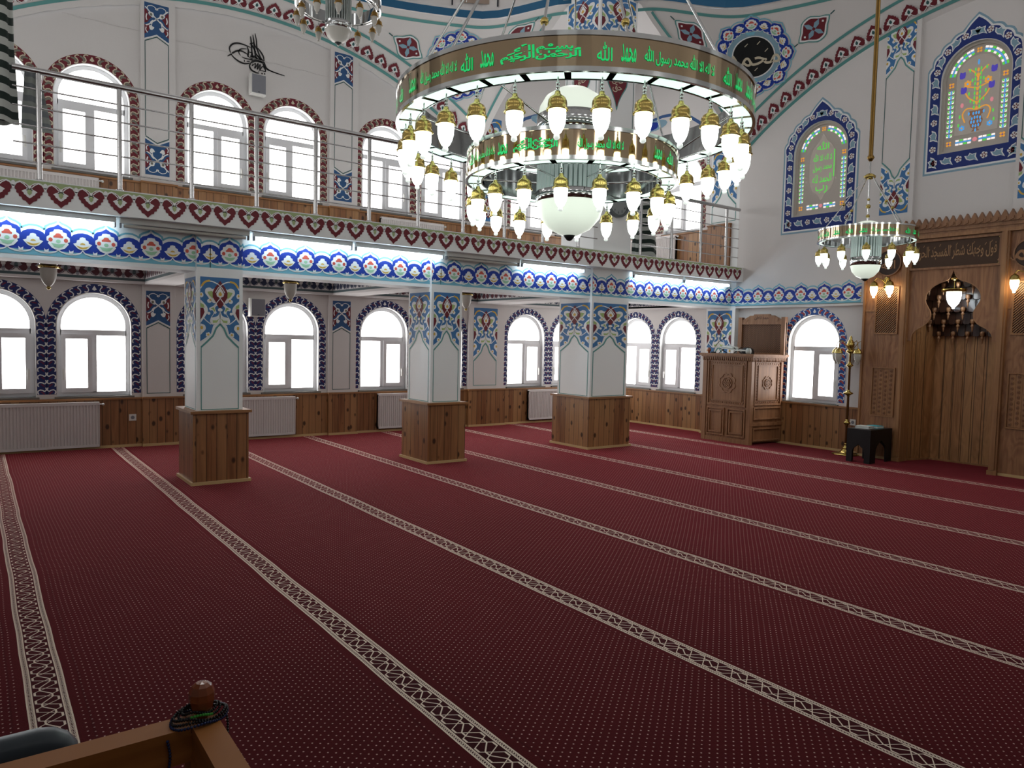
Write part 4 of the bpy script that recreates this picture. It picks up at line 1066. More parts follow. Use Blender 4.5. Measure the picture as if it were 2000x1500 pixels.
for q in range(8):
    m = MB(); a = th0+radians(22+45*q); rod(.975, a, 2.71, .64, a+.25, 2.57, .005); m.build('tie_rod', big)
for q in range(6):
    m = MB(); a = th0+radians(30+60*q); rod(.56, a, 2.42, .2, a, 2.40, .006); m.build('tie_rod', big)
m = MB(); m.tube([(0, 0, 2.5), (0, 0, 8.9)], .02, STEEL, 10); m.lathe([(.0001, 2.5), (.05, 2.5), (.06, 2.56), (.03, 2.62)], BRASS, seg=16); m.build('hanging_pole', big)
body(big, .205, .215, True)
m = MB(); n = 44
for q in range(n): a = 2*pi*q/n; m.tube([(.205*cos(a), .205*sin(a), .27), (.205*cos(a), .205*sin(a), .68)], .011, GLASSR, 5, False)
m.build('glass_rod_curtain', big, label='pale green glass rods', kind='stuff')
m = MB(); m.lathe([(.12, .27), (.12, .68)], MIRROR, seg=30); m.build('inner_drum', big)
m = MB(); m.lathe([(.215, 0), (.222, 0), (.222, .115), (.215, .115)], CHROME, (0, 0, .62), 40); m.build('chrome_collar', big)
m = MB(); m.lathe([(.215, 0), (.205, .06), (.17, .12), (.10, .165), (.0001, .18)], BOWL, (0, 0, .735), 40); m.build('dome_shade', big, label='upturned white glass dome')

def small_chandelier(name, x, y, zb, lit, label):
    """single ring chandelier, zb = height of the lowest point"""
    r = empty(name, (x, y, zb), label=label, category='chandelier'); az = math.atan2(y, x)+pi
    R = .475; tx = [(-52, ALLAH, None), (-36, MUH, .07), (-20, ALLAH, None), (-4, MUH, .07), (20, SHAH, .26), (50, ALLAH, None), (64, MUH, .06), (-70, SHAH, .2), (95, SHAH, .26), (140, BISM, .26), (-110, BISM, .26), (180, MUH, .07)]
    ring_part(r, 'ring', R, .05, .39, .52, 12, tx if lit else None, .058, lit, az)
    pr = lamp_proto('lamp', LAMP if lit else FROST, BRASS if lit else BRASSD, .80)
    lamps(r, pr, R-.02, 12, .385, az, 0, True)
    body(r, .145, .147, lit, .085)
    m = MB(); n = 30
    for q in range(n): a = 2*pi*q/n; m.tube([(.138*cos(a), .138*sin(a), .19), (.138*cos(a), .138*sin(a), .50)], .009, GLASSR if lit else GLASSC, 5, False)
    m.build('glass_rod_curtain', r, label='clear glass rods', kind='stuff')
    m = MB(); m.lathe([(.09, .19), (.09, .5)], MIRROR, seg=24); m.build('inner_drum', r)
    m = MB(); m.lathe([(.147, 0), (.142, .045), (.11, .085), (.06, .105), (.0001, .11)], BOWL if lit else FROST, (0, 0, .50), 32); m.build('dome_shade', r)
    for q in range(4):
        m = MB(); a = az+radians(35+90*q); p0 = Vector((.045*cos(a), .045*sin(a), 1.06)); p1 = Vector((R*cos(a), R*sin(a), .52))
        m.tube([p0, p1], .006, CHROME, 6); m.ball(p0.lerp(p1, .55), .018, BRASS, 10); m.build('suspension_rod', r)
    m = MB(); m.tube([(0, 0, .52), (0, 0, 1.22)], .008, CHROME, 8)
    for z, q in ((.66, .02), (.76, .024), (.83, .015)): m.ball((0, 0, z), q, BRASS, 12)
    m.lathe([(.02, 1.04), (.055, 1.05), (.06, 1.07), (.035, 1.09), (.015, 1.10)], BRASS, seg=18); m.build('centre_stem', r)
    m = MB(); m.lathe([(.008, 1.22), (.02, 1.23), (.038, 1.26), (.03, 1.275), (.022, 1.29), (.022, 8.9-zb)], BRASSD, seg=14); m.build('hanging_pole', r, label='long brass-coloured pole')
    return r
small_chandelier('chandelier', 7.57, 4.10, 2.13, True, 'small lit single-ring chandelier on a long brass pole before the wooden niche')
small_chandelier('chandelier', 3.44, 8.20, 4.76, False, 'unlit small ring chandelier hanging high above the gallery')

# ------------------------------------------------------------------ fluorescent fittings
fx = [(-.04, 1.02, 1, 'over the leftmost arched windows'), (1.03, 2.14, 0, 'just left of and over the nearest square column'), (2.16, 3.18, 1, 'right of the nearest square column'), (3.20, 4.27, 1, 'left of the second square column'),
      (4.29, 5.33, 0, 'just right of the second square column'), (5.35, 6.38, 1, 'left of the tall dome pier'), (7.25, 8.26, 1, 'right of the tall dome pier'), (8.28, 9.33, 1, 'at the qibla wall end')]
for a, b_, lit, lab in fx:
    r = empty('fluorescent_light', ((a+b_)/2, 7.16, 2.385), label=('lit' if lit else 'unlit')+' fluorescent batten under the gallery edge, '+lab, category='light', group='fluorescent battens under the gallery edge')
    h = (b_-a)/2-.01
    m = MB(); m.box(-h, -.022, -.045, h, .022, 0, STEEL if 0 else WPLAS); m.build('housing', r)
    m = MB(); m.tube([(-h+.03, 0, -.066), (h-.03, 0, -.066)], .015, TUBE if lit else FROST, 10); m.build('tube', r)
    for s in (-1, 1): m = MB(); m.box(s*h-.012*(s > 0)-.0, -.018, -.085, s*h+.012*(s < 0), .018, -.045, BLACKP if 0 else GREYP); m.build('lamp_holder', r)

# ------------------------------------------------------------------ gallery railing
def railing(x0, x1, posts, lab):
    r = empty('railing', ((x0+x1)/2, 7.10, ZG), label=lab, category='railing', group='stainless steel gallery railings'); c = (x0+x1)/2
    m = MB(); m.tube([(x0-c, 0, .865), (x1-c, 0, .865)], .024, STEEL, 12); m.build('top_rail', r)
    for z in (.145, .29, .43, .575, .72): m = MB(); m.tube([(x0-c, -.0, z), (x1-c, 0, z)], .0065, STEEL, 6); m.build('bar', r)
    for x in posts:
        m = MB(); m.tube([(x-c, 0, 0), (x-c, 0, .845)], .020, STEEL, 10); m.lathe([(.03, 0), (.03, .012), (.02, .014)], STEEL, (x-c, 0, 0), 12); m.build('post', r)
railing(-.30 if False else .285, 6.52, [.461+.5735*i for i in range(11)], 'long stainless steel railing along the gallery left of the tall dome pier')
railing(-1.2, .21, [-.9, -.3], 'end of the stainless railing at the far left edge by the hanging robe') if False else None
railing(7.28, 9.42, [7.31, 7.925, 8.545, 9.12], 'short stainless steel railing on the gallery right of the tall dome pier')

# ------------------------------------------------------------------ radiators
def radiator(T, u0, u1, z0, z1, lab, valve=1):
    c = T((u0+u1)/2, z0, .05); r = empty('radiator', c, label=lab, category='radiator', group='white panel radiators')
    def b(m, n, **k): return local(m.build(n, None, **k), r, c)
    m = MB(); n = max(8, round((u1-u0)/.033)); w = (u1-u0)/n; rows = [[], []]
    for i in range(n):
        for f, d in ((0, .118), (.18, .118), (.32, .106), (.68, .106), (.82, .118)):
            for k_, z in enumerate((z0+.03, z1-.035)): rows[k_].append(T(u0+(i+f)*w, z, d))
    for k_, z in enumerate((z0+.03, z1-.035)): rows[k_].append(T(u1, z, .118))
    m.grid(rows, RADW, False, False)
    m.bbox(T, u0, z0, .06, u1, z0+.03, .12, RADW); m.bbox(T, u0, z1-.035, .06, u1, z1-.012, .12, RADW); m.bbox(T, u0, z0, .06, u0+.006, z1-.02, .12, RADW); m.bbox(T, u1-.006, z0, .06, u1, z1-.02, .12, RADW); m.bbox(T, u0, z0, .06, u1, z1-.03, .10, RADW)
    b(m, 'panel')
    m = MB(); m.bbox(T, u0+.002, z1-.014, .062, u1-.002, z1, .118, RADW); b(m, 'top_grille')
    m = MB(); m.tube([T(u1 if valve > 0 else u0, z1-.03, .09), T(u1+.03 if valve > 0 else u0-.03, z1-.03, .09)], .008, CHROME, 8); m.ball(T((u1+.04) if valve > 0 else (u0-.04), z1-.03, .09), .016, WPLAS, 10); b(m, 'valve')
    for u in (u0+.1, u1-.1): m = MB(); m.bbox(T, u-.015, z0+.1, .045, u+.015, z1-.1, .06, RADW); b(m, 'bracket')
radiator(TL_, -.35, 1.22, .03, .567, 'wide white radiator under the leftmost ground floor windows')
radiator(TL_, 2.45, 3.61, .045, .572, 'white radiator just right of the nearest square column')
radiator(TL_, 4.87, 5.98, .055, .578, 'white radiator partly behind the second square column')
radiator(TL_, 7.70, 8.8, .06, .578, 'white radiator partly behind the tall dome pier')
radiator(TL_, .05, 1.235, 2.70, 3.21, 'white radiator on the gallery at the far left behind the railing')
radiator(TL_, 4.88, 5.95, 2.70, 3.19, 'white radiator on the gallery below the right pair of windows')
radiator(TQ, -9.6, -8.42, 2.68, 3.24, 'white radiator on the gallery against the qibla side wall')

# ------------------------------------------------------------------ speakers, sockets, lamps under the gallery, clock
def speaker(x0, x1, z0, z1, lab):
    c = Vector(((x0+x1)/2, 10.05, (z0+z1)/2)); r = empty('speaker', (c.x, 10.1, c.z), label=lab, category='speaker', group='white wall speakers'); w, h = (x1-x0)/2, (z1-z0)/2
    m = MB(); T = lambda u, v, d=0: Vector((u, -d, v))
    o = cr([(-w, -h), (-w*.96, 0), (-w, h), (w, h), (w*.96, 0), (w, -h)], 1); o = [(-w, -h), (w, -h), (w, h), (-w, h)]
    m.prism(o, T, .03, .13, WPLAS); m.prism([(x*.93, y*.95) for x, y in o], T, .13, .150, WPLAS); m.build('cabinet', r)
    m = MB(); m.prism([(x*.88, y*.9) for x, y in o], T, .1505, .156, GREYP); m.build('grille', r)
    m = MB(); m.box(-.012, -.16, -h*.82, .012, -.156, -h*.78, BLACKP); m.build('badge', r)
    m = MB(); m.box(-.02, -.03, -.04, .02, 0, .04, BLACKP); m.build('bracket', r)
speaker(2.985, 3.185, 4.56, 4.82, 'white wall speaker below the black calligraphy on the upper wall')
speaker(2.985, 3.185, 1.655, 1.90, 'white wall speaker between the windows under the gallery')
for T, u, z, lab in ((LW(10.06), 1.585, .36, 'white wall socket in the pine wainscot left of the nearest column'), (QW(9.56), -5.24, .415, 'white wall socket behind the brass floor lamp')):
    c = T(u, z, 0); r = empty('wall_socket', c, label=lab, category='socket', group='white wall sockets')
    m = MB(); m.bbox(T, u-.04, z-.04, 0, u+.04, z+.04, .010, WPLAS); local(m.build('cover_plate', None), r, c)
    m = MB(); m.prism(ell(u, z, .022, .022, 14), T, .010, .0115, GREYP); local(m.build('socket_hole', None, label='grey recessed socket'), r, c)
for x, lab in ((.626, 'unlit glass ceiling lamp under the gallery before the leftmost windows'), (3.075, 'unlit glass ceiling lamp under the gallery, right of the nearest column'), (5.56, 'unlit glass ceiling lamp half hidden by the second square column')):
    r = empty('ceiling_lamp', (x, 8.70, 2.20), label=lab, category='lamp', group='unlit ceiling lamps under the gallery')
    m = MB(); m.lathe([(.16, 0), (.165, -.02), (.12, -.05), (.13, -.08), (.085, -.12), (.07, -.15), (.0001, -.15)], DARKW, seg=24); m.build('ceiling_rose', r)
    m = MB(); m.lathe([(.0001, -.15), (.088, -.152), (.094, -.162), (.088, -.172), (.076, -.174)], BRASS, seg=24)
    for s in range(3): a = s*2.1; m.ball((.1*cos(a), .1*sin(a), -.165), .011, BRASS, 8)
    m.build('gallery_ring', r)
    m = MB(); m.lathe([(.076, -.172), (.074, -.22), (.068, -.27), (.05, -.315), (.028, -.345), (.014, -.355)], FROST, seg=24); m.build('glass_shade', r)
    m = MB(); m.lathe([(.010, -.352), (.020, -.362), (.018, -.375), (.010, -.385), (.0001, -.388)], BRASS, seg=12); m.build('finial', r)
c = Vector((6.97, 7.22, 3.28)); r = empty('wall_clock', c, label='round grey wall clock on the tall dome pier', category='clock')
T = lambda u, v, d=0: Vector((u, -d, v))
m = MB(); m.prism(ell(0, 0, .20, .20, 40), T, 0, .03, CLKR); m.ringprism(ell(0, 0, .20, .20, 40), ell(0, 0, .165, .165, 40), T, .03, .045, CLKR); m.build('case', r)
m = MB(); m.paint(ell(0, 0, .165, .165, 36), lambda u, v, d=0: T(u, v, .031+d), 0, CLKF)
for h in range(12): text(m, str(h or 12), shift(lambda u, v, d=0: T(u, v, .031+d), .132*sin(h*pi/6), .132*cos(h*pi/6)), .032, BLACKP, 1)
m.build('dial', r)
m = MB(); D = lambda u, v, d=0: T(u, v, .035+d); m.stroke([(0, 0), (.07, .05)], .008, D, 1, BLACKP); m.stroke([(0, 0), (-.02, .12)], .006, D, 2, BLACKP); m.build('hands', r)
# wall calligraphy (tughra), traced strokes
c = Vector((3.1, 10.1, 5.1)); m = MB()
def tg(pts, w, n=5):
    L = cr([onwall(420+x/10, 50+y/10, Y=10.1) for x, y in pts], n, False)
    m.stroke(L, [w*(.35+.75*sin(pi*i/(len(L)-1))**.6) for i in range(len(L))], LW(10.1-.006), 1, BLACKP)
W1, W2 = .020, .013
tg([(690, 210), (705, 330), (712, 480), (740, 640)], W1); tg([(735, 180), (755, 320), (770, 470), (800, 620), (900, 730)], W1); tg([(780, 155), (805, 300), (818, 450), (880, 620), (950, 720), (1000, 830), (1110, 900), (1360, 985)], W1)
tg([(1310, 975), (1120, 905), (1000, 850), (930, 740), (830, 600), (760, 470), (730, 380)], W2)
tg([(690, 430), (560, 375), (430, 345), (330, 370), (280, 440), (300, 540)], W1); tg([(650, 580), (560, 520), (470, 490), (390, 510), (310, 560), (240, 600)], W1)
tg([(310, 560), (380, 640), (480, 710), (580, 745), (680, 735)], W1); tg([(620, 460), (530, 455), (470, 480), (465, 540), (500, 590)], W2); tg([(520, 610), (580, 640), (680, 665), (760, 690)], W2)
tg([(830, 440), (890, 520), (940, 610), (955, 700)], W1); tg([(800, 560), (870, 640), (930, 700)], W1)
tg([(670, 370), (700, 350), (720, 400), (760, 460), (800, 520)], W2); tg([(720, 360), (750, 340), (790, 420), (830, 500)], W2); tg([(620, 410), (650, 500), (640, 600), (700, 640)], W1); tg([(660, 520), (720, 540), (700, 620), (770, 600), (800, 660)], W1)
tg([(690, 730), (780, 690), (860, 700), (930, 730)], W1*1.4); tg([(680, 670), (760, 640), (830, 660), (900, 700)], W1*1.2)
tg([(700, 735), (670, 790), (710, 870), (800, 920), (860, 930)], W1); tg([(740, 740), (720, 790), (790, 740), (770, 840), (840, 740), (820, 860), (880, 760), (870, 870), (930, 800), (985, 900), (900, 880), (840, 900)], W2)
tg([(930, 760), (975, 850), (980, 910)], W2); tg([(900, 935), (930, 945)], W1); tg([(955, 945), (980, 948)], W1); tg([(560, 690), (580, 690)], W1*1.3); tg([(610, 700), (680, 700)], W2)
m.build('wall_calligraphy', None, c, label='black tughra calligraphy mounted on the upper wall above the speaker', category='calligraphy')
m = MB(); pts = [(.9+3.4*i/60, 10.092, 5.055-.012*sin(i*.5)**2) for i in range(61)]; m.tube(pts, .002, WALL, 4)
for i in range(0, 61): m.ball((.9+3.4*i/60, 10.092, 5.05), .004, WALL, 6)
m.build('string_light_cable', None, (2.6, 10.09, 5.05), label='thin pale beaded cable strung along the upper wall', category='cable')
# ------------------------------------------------------------------ mihrab (carved wooden prayer niche wall)
MX = 9.42; c0 = Vector((MX, 4.03, 0)); TM = QW(MX)
mih = empty('mihrab', c0, label='tall oak prayer niche wall with ogee arch, lattice panels and zigzag crest', category='prayer niche')
def mb_(m, n, par=mih, **k): return local(m.build(n, None, **k), mih, c0) if par is mih else m.build(n, par, **k)
YR = 2.97
# side panels
for y0, y1, lab in ((4.60, 5.085, 'left'), (YR, 3.44, 'right')):
    m = MB(); m.bbox(TM, -y1, 0, -.15, -y0, 2.80, 0, OAK); sp = mb_(m, 'side_panel')
    cy = -(y0+y1)/2 if lab == 'left' else -3.235; hw = .150
    if lab == 'left': cy = -4.79
    m = MB(); o = [(cy-hw, 1.60), (cy+hw, 1.60), (cy+hw, 2.20), (cy-hw, 2.20)]; i_ = [(cy-hw+.018, 1.618), (cy+hw-.018, 1.618), (cy+hw-.018, 2.182), (cy-hw+.018, 2.182)]
    m.ringprism(o, i_, TM, 0, .018, OAKF); m.face([TM(a, b, .002) for a, b in i_], DARKW)
    n = 25
    for q in range(-12, 25):   # diagonal slats clipped to the frame
        a0 = -hw+.018; a1 = hw-.018; s0 = 1.618+.030*q; pa = (a0, s0); pb = (a1, s0+(a1-a0))
        if pb[1] > 2.182: k_ = (2.182-pa[1])/(pb[1]-pa[1]); pb = (pa[0]+(pb[0]-pa[0])*k_, 2.182)
        if pa[1] < 1.618: k_ = (1.618-pa[1])/(pb[1]-pa[1]); pa = (pa[0]+(pb[0]-pa[0])*k_, 1.618)
        if pb[0] <= pa[0]+.004: continue
        u = [(cy+pa[0], pa[1]-.006), (cy+pb[0], pb[1]-.006), (cy+pb[0], pb[1]+.006), (cy+pa[0], pa[1]+.006)]
        m.prism(u, TM, .003, .014, OAKF)
    local(m.build('lattice_panel', None, label='diagonal slatted lattice panel'), mih, c0)
    m = MB(); z0, z1 = .545, 1.175; o = [(cy-hw, z0), (cy+hw, z0), (cy+hw, z1), (cy-hw, z1)]; i_ = [(cy-hw+.015, z0+.015), (cy+hw-.015, z0+.015), (cy+hw-.015, z1-.015), (cy-hw+.015, z1-.015)]
    m.ringprism(o, i_, TM, 0, .018, OAKF)
    for q in range(4):
        u = cy-.099+q*.066
        m.bbox(TM, u-.0315, z0+.02, 0, u+.0315, z1-.02, .004, OAKF)
        for w_ in range(10):
            z = z0+.045+w_*.058+(q % 2)*.02
            if z > z1-.03: continue
            m.prism(ell(u-.006, z, .019, .021, 8), TM, .004, .011, CARVE); m.prism(ell(u-.004, z-.002, .012, .013, 7), TM, .0112, .0115, mat_cache('carve_shadow_wood', '#6a4326'))
    local(m.build('carved_panel', None, label='carved panel of hanging crescents'), mih, c0)
    m = MB(); cz = 2.50; cc = cy; m.prism(ell(cc, cz, .165, .165, 36), TM, 0, .02, CARVE); m.ringprism(ell(cc, cz, .165, .165, 36), ell(cc, cz, .150, .150, 36), TM, .02, .03, CARVE)
    m.prism(ell(cc, cz, .149, .149, 36), TM, .02, .022, mat_cache('roundel', '#3b2a22'))
    text(m, ALLAH if lab == 'left' else MUH, shift(lambda u, v, d=0: TM(u, v, .024+d), cc, cz), .15, OAKF, 1)
    local(m.build('roundel', None, label='round carved calligraphy disc'), mih, c0)
    m = MB(); m.bbox(TM, -y1-.01, 0, 0, -y0, .03, .02, TRIMW); local(m.build('plinth', None), mih, c0)
    m = MB(); m.bbox(TM, -y1-.012, 0, -.15, -y1+.012, 2.8, .02, OAKF) if lab == 'left' else None
    for z in (1.9,):
        m.bbox(TM, -y1+.02, z-.01, 0, cy-hw-.01, z+.01, .008, OAKF); m.bbox(TM, cy+hw+.01, z-.01, 0, -y0-.01, z+.01, .008, OAKF)
    local(m.build('moulding', None), mih, c0)
for y in (4.565, 3.475):   # posts
    m = MB(); m.bbox(TM, -y-.042, 0, -.12, -y+.042, 2.76, .04, OAKF); m.bbox(TM, -y-.022, .06, .04, -y+.022, 2.76, .055, OAKF); m.bbox(TM, -y-.05, 0, .0, -y+.05, .05, .06, OAKF); local(m.build('post', None, label='projecting oak post'), mih, c0)
# head panel with ogee opening
og = [(-.455, 1.52), (-.445, 1.60), (-.39, 1.665), (-.31, 1.71), (-.255, 1.77), (-.24, 1.85), (-.27, 1.92), (-.31, 2.0), (-.305, 2.08), (-.25, 2.16), (-.16, 2.215), (-.08, 2.245), (-.035, 2.29), (0, 2.375)]
yc = -4.02
left = cr(og, 3, False); arch = [(yc+x, z) for x, z in left]+[(yc-x, z) for x, z in reversed(left[:-1])]
m = MB(); fr = [(-4.525, 1.52)]+arch+[(-3.515, 1.52), (-3.515, 2.76), (-4.525, 2.76)]
m.prism(fr, TM, -.03, .0, OAK); local(m.build('arch_panel', None, label='oak panel cut to an ogee arch'), mih, c0)
m = MB(); m.stroke(arch, .012, lambda u, v, d=0: TM(u, v, .001+d), 1, OAKF); local(m.build('arch_edge', None), mih, c0)
# inscription panel
m = MB(); o = [(-4.525, 2.385), (-3.515, 2.385), (-3.515, 2.745), (-4.525, 2.745)]; i_ = [(-4.50, 2.41), (-3.54, 2.41), (-3.54, 2.72), (-4.50, 2.72)]
m.ringprism(o, i_, TM, 0, .03, CARVE); m.face([TM(a, b, .006) for a, b in i_], mat_cache('inscription_ground', '#47301f'))
TI = lambda u, v, d=0: TM(u, v, .008+d)
text(m, ar('فول وجهك شطر المسجد الحرام'), shift(TI, yc, 2.565), .20, mat_cache('inscription_letters', '#a5805c'), 2, w=.90)
for q in range(14): m.stroke([(yc-.42+.062*q, 2.63+.03*sin(q*2.1)), (yc-.405+.062*q, 2.655+.03*sin(q*2.1))], .007, TI, 2, P['inscription_letters'])
for sy in (-3.548, -4.492):
    for z in (2.42, 2.71): m.prism(ell(sy, z, .007, .007, 6), TM, .006, .012, BRASS)
local(m.build('inscription_panel', None, label='dark panel of carved Arabic inscription'), mih, c0)
# cornice and crest
m = MB(); m.bbox(TM, -5.085, 2.76, -.15, -YR, 2.80, .05, OAKF); m.bbox(TM, -5.085, 2.80, -.15, -YR, 2.895, .03, CARVE); m.bbox(TM, -5.085, 2.83, .03, -YR, 2.845, .045, CARVE); local(m.build('cornice', None), mih, c0)
m = MB(); st = .078; n = int(2.10/st)
for q in range(n+1):
    u = -5.06+q*st
    m.prism([(u-.038, 2.875), (u+.038, 2.875), (u+.038, 2.93), (u, 3.005), (u-.038, 2.93)], TM, .0, .05, CARVE)
    m.prism([(u-.022, 2.875), (u+.022, 2.895), (u+.022, 2.925), (u-.022, 2.905)], TM, .05, .062, CARVE)
local(m.build('zigzag_crest', None, label='zigzag carved crest'), mih, c0)
# niche interior: five flat sides of upright planks
pl = [(MX-.0, 4.53), (9.58, 4.53), (9.97, 4.43), (9.99, 3.62), (9.58, 3.51), (MX-.0, 3.51)]
for (x0, y0), (x1, y1) in zip(pl, pl[1:]):
    m = MB(); L = hypot(x1-x0, y1-y0); k_ = max(1, round(L/.12)); nx, ny = -(y1-y0)/L, (x1-x0)/L
    if (Vector(((x0+x1)/2, (y0+y1)/2))-Vector((9.7, 4.02))).dot(Vector((nx, ny))) > 0: nx, ny = -nx, -ny
    T = lambda u, v, d=0: Vector((x0+(x1-x0)*u/L+nx*d, y0+(y1-y0)*u/L+ny*d, v))
    for q in range(k_): m.bbox(T, L*q/k_+.003, 0, -.03, L*(q+1)/k_-.003, 2.45, 0, OAKP)
    m.bbox(T, 0, 0, -.03, L, 2.45, -.008, DARKW); m.bbox(T, 0, 0, 0, L, .022, .012, OAKF); m.bbox(T, L-.012, .02, 0, L, 1.6, .012, OAKF)
    local(m.build('niche_boarding', None, label='upright oak boards inside the niche'), mih, c0)
m = MB(); m.box(10.2, 3.38, 0, 10.24, 4.66, 2.52, DARKW); m.box(9.61, 3.34, 0, 10.24, 3.38, 2.52, DARKW); m.box(9.61, 4.66, 0, 10.24, 4.70, 2.52, DARKW); m.box(9.61, 3.34, 2.5, 10.24, 4.70, 2.54, DARKW); local(m.build('niche_casing', None), mih, c0)
# stalactite tiers
tier_proto = None
for k_ in range(6):
    z = 1.60+.147*k_; x = 9.93-.080*k_; m = MB(); T = QW(x); hw = .50-.005*k_
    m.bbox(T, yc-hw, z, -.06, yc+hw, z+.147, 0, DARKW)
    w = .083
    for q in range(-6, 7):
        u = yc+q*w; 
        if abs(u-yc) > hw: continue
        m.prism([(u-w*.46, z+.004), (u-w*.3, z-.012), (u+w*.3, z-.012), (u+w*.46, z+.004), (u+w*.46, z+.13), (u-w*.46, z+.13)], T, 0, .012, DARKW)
    tier = local(m.build('stalactite_tier', None, label='dark tier of the niche hood'), mih, c0)
    for q in range(-3, 4):
        u = yc+(q+(.5 if k_ % 2 else 0))*.166
        if abs(u-yc) > hw-.02: continue
        m = MB(); pos = T(u, z, .045)
        m.lathe([(.0001, .05), (.022, .045), (.026, .03), (.024, .0), (.013, -.008), (.012, -.02), (.020, -.03), (.018, -.045), (.010, -.055), (.012, -.065), (.006, -.10), (.0001, -.108)], CARVE, (0, 0, 0), 12)
        o = m.build('finial', None, label='turned wooden drop finial'); o.location = pos; local(o, mih, c0)

def bell(r, pos, s, glass, capm, parts=True, nm='lamp'):
    """one hanging bell lamp with cap and glass, as a part of root r"""
    m = MB(); m.lathe([(.0001, .0), (.010, -.002), (.015, -.010), (.033, -.020), (.044, -.036), (.048, -.055), (.054, -.066), (.054, -.072), (.044, -.074)], capm, seg=18); m.v = [(a*s, b*s, c*s) for a, b, c in m.v]
    o = m.build(nm, r, label='brass lamp cap'); o.location = pos
    m = MB(); m.lathe([(.043, -.070), (.045, -.10), (.042, -.13), (.032, -.165), (.018, -.188), (.013, -.195), (.015, -.205), (.012, -.215), (.0001, -.217)], glass, seg=18); m.v = [(a*s, b*s, c*s) for a, b, c in m.v]
    m.build('glass_shade', o)
    return o
def sconce(y, z, lab):
    r = empty('wall_lamp', (MX, y, z), label=lab, category='wall lamp')
    m = MB(); T = lambda u, v, d=0: Vector((-d, -u, v)); m.prism(cr([(0, -.09), (.03, -.05), (.025, 0), (.03, .05), (0, .09), (-.03, .05), (-.025, 0), (-.03, -.05)], 3), T, 0, .018, BRASS); m.build('back_plate', r)
    for s in (-1, 1):
        m = MB(); p3 = [Vector((-.02, 0, 0)), Vector((-.06, s*.03, .05)), Vector((-.10, s*.08, .07)), Vector((-.12, s*.10, .035))]; m.tube([p3[0], p3[0].lerp(p3[1], .6), p3[1], p3[1].lerp(p3[2], .5), p3[2], p3[3]], .006, BRASS, 8); m.build('arm', r)
        bell(r, (-.12, s*.10, .035), 1.0, LAMPW, BRASS)
sconce(4.81, 2.24, 'lit two-arm brass wall lamp above the lattice left of the niche')
sconce(3.235, 2.24, 'lit two-arm brass wall lamp at the right edge above the other lattice')
r = empty('pendant_lamp', (9.46, 4.02, 2.31), label='lit glass and brass pendant lamp hanging inside the niche arch', category='pendant lamp')
m = MB(); m.tube([(0, 0, .04), (0, 0, -.17)], .003, BRASS, 6); m.lathe([(.0001, -.03), (.035, -.035), (.042, -.05), (.02, -.065), (.0001, -.07)], BRASS, seg=16); m.build('stem', r)
m = MB(); m.lathe([(.135, -.17), (.135, -.20), (.12, -.205), (.05, -.205), (.05, -.17), (.12, -.165), (.135, -.17)], BRASS, seg=32); m.build('brass_ring', r)
m = MB(); m.lathe([(.078, -.20), (.08, -.24), (.074, -.29), (.055, -.34), (.03, -.37), (.014, -.385), (.014, -.40), (.0001, -.402)], mat('lit_ribbed_glass', '#ffffff', .3, emis='#eaf8ff', es=6), seg=24); m.build('glass_shade', r)

# ------------------------------------------------------------------ pulpit desk
c1 = Vector((9.2, 6.8, 0)); pul = empty('pulpit', c1, label='carved wooden preaching pulpit with high cane back, beside the arched qibla window', category='pulpit')
def pb(m, n, par=None, **k):
    o = m.build(n, None, **k); o.parent = par or pul
    if par is None: o.matrix_parent_inverse = Matrix.Translation(-c1)
    return o
PX, PY0, PY1 = 8.90, 6.40, 7.22; TPf = QW(PX)
Sd = Vector((9.56-PX, 6.33-PY0, 0)); SL = Sd.length; Sd /= SL; Sn = Vector((Sd.y, -Sd.x, 0)); Sn = Sn if Sn.y < 0 else -Sn
TPs = lambda u, v, d=0: Vector((PX, PY0, v))+Sd*u+Sn*d
m = MB(); m.prism([(PX, PY0), (9.56, 6.33), (9.56, PY1), (PX, PY1)], lambda u, v, d=0: Vector((u, v, d)), .03, 1.255, CARVE); pb(m, 'body')
m = MB(); m.box(PX-.02, PY0-.02, 0, PX+.05, PY0+.05, 1.25, CARVE); m.box(PX-.02, PY1-.05, 0, PX+.05, PY1+.02, 1.25, CARVE); m.box(PX-.012, PY0, 0, PX, PY1, .06, CARVE); pb(m, 'corner_post')
m = MB(); m.prism([(PX-.07, PY0-.07), (9.58, 6.26), (9.58, PY1+.06), (PX-.07, PY1+.06)], lambda u, v, d=0: Vector((u, v, d)), 1.262, 1.295, CARVE); m.prism([(PX-.045, PY0-.045), (9.57, 6.285), (9.57, PY1+.04), (PX-.045, PY1+.04)], lambda u, v, d=0: Vector((u, v, d)), 1.245, 1.262, CARVE); pb(m, 'cornice')
def dentils(T, u0, u1, n, d0):
    m = MB(); w = (u1-u0)/n
    for i in range(n):
        c = u0+(i+.5)*w; m.prism([(c-w*.36, 1.245), (c-w*.30, 1.215), (c, 1.190), (c+w*.30, 1.215), (c+w*.36, 1.245)], T, 0, d0, CARVE)
    return m
pb(dentils(TPf, -PY1-.03, -PY0+.03, 26, .035), 'scalloped_edge'); pb(dentils(TPs, -.03, SL, 22, .035), 'scalloped_edge')
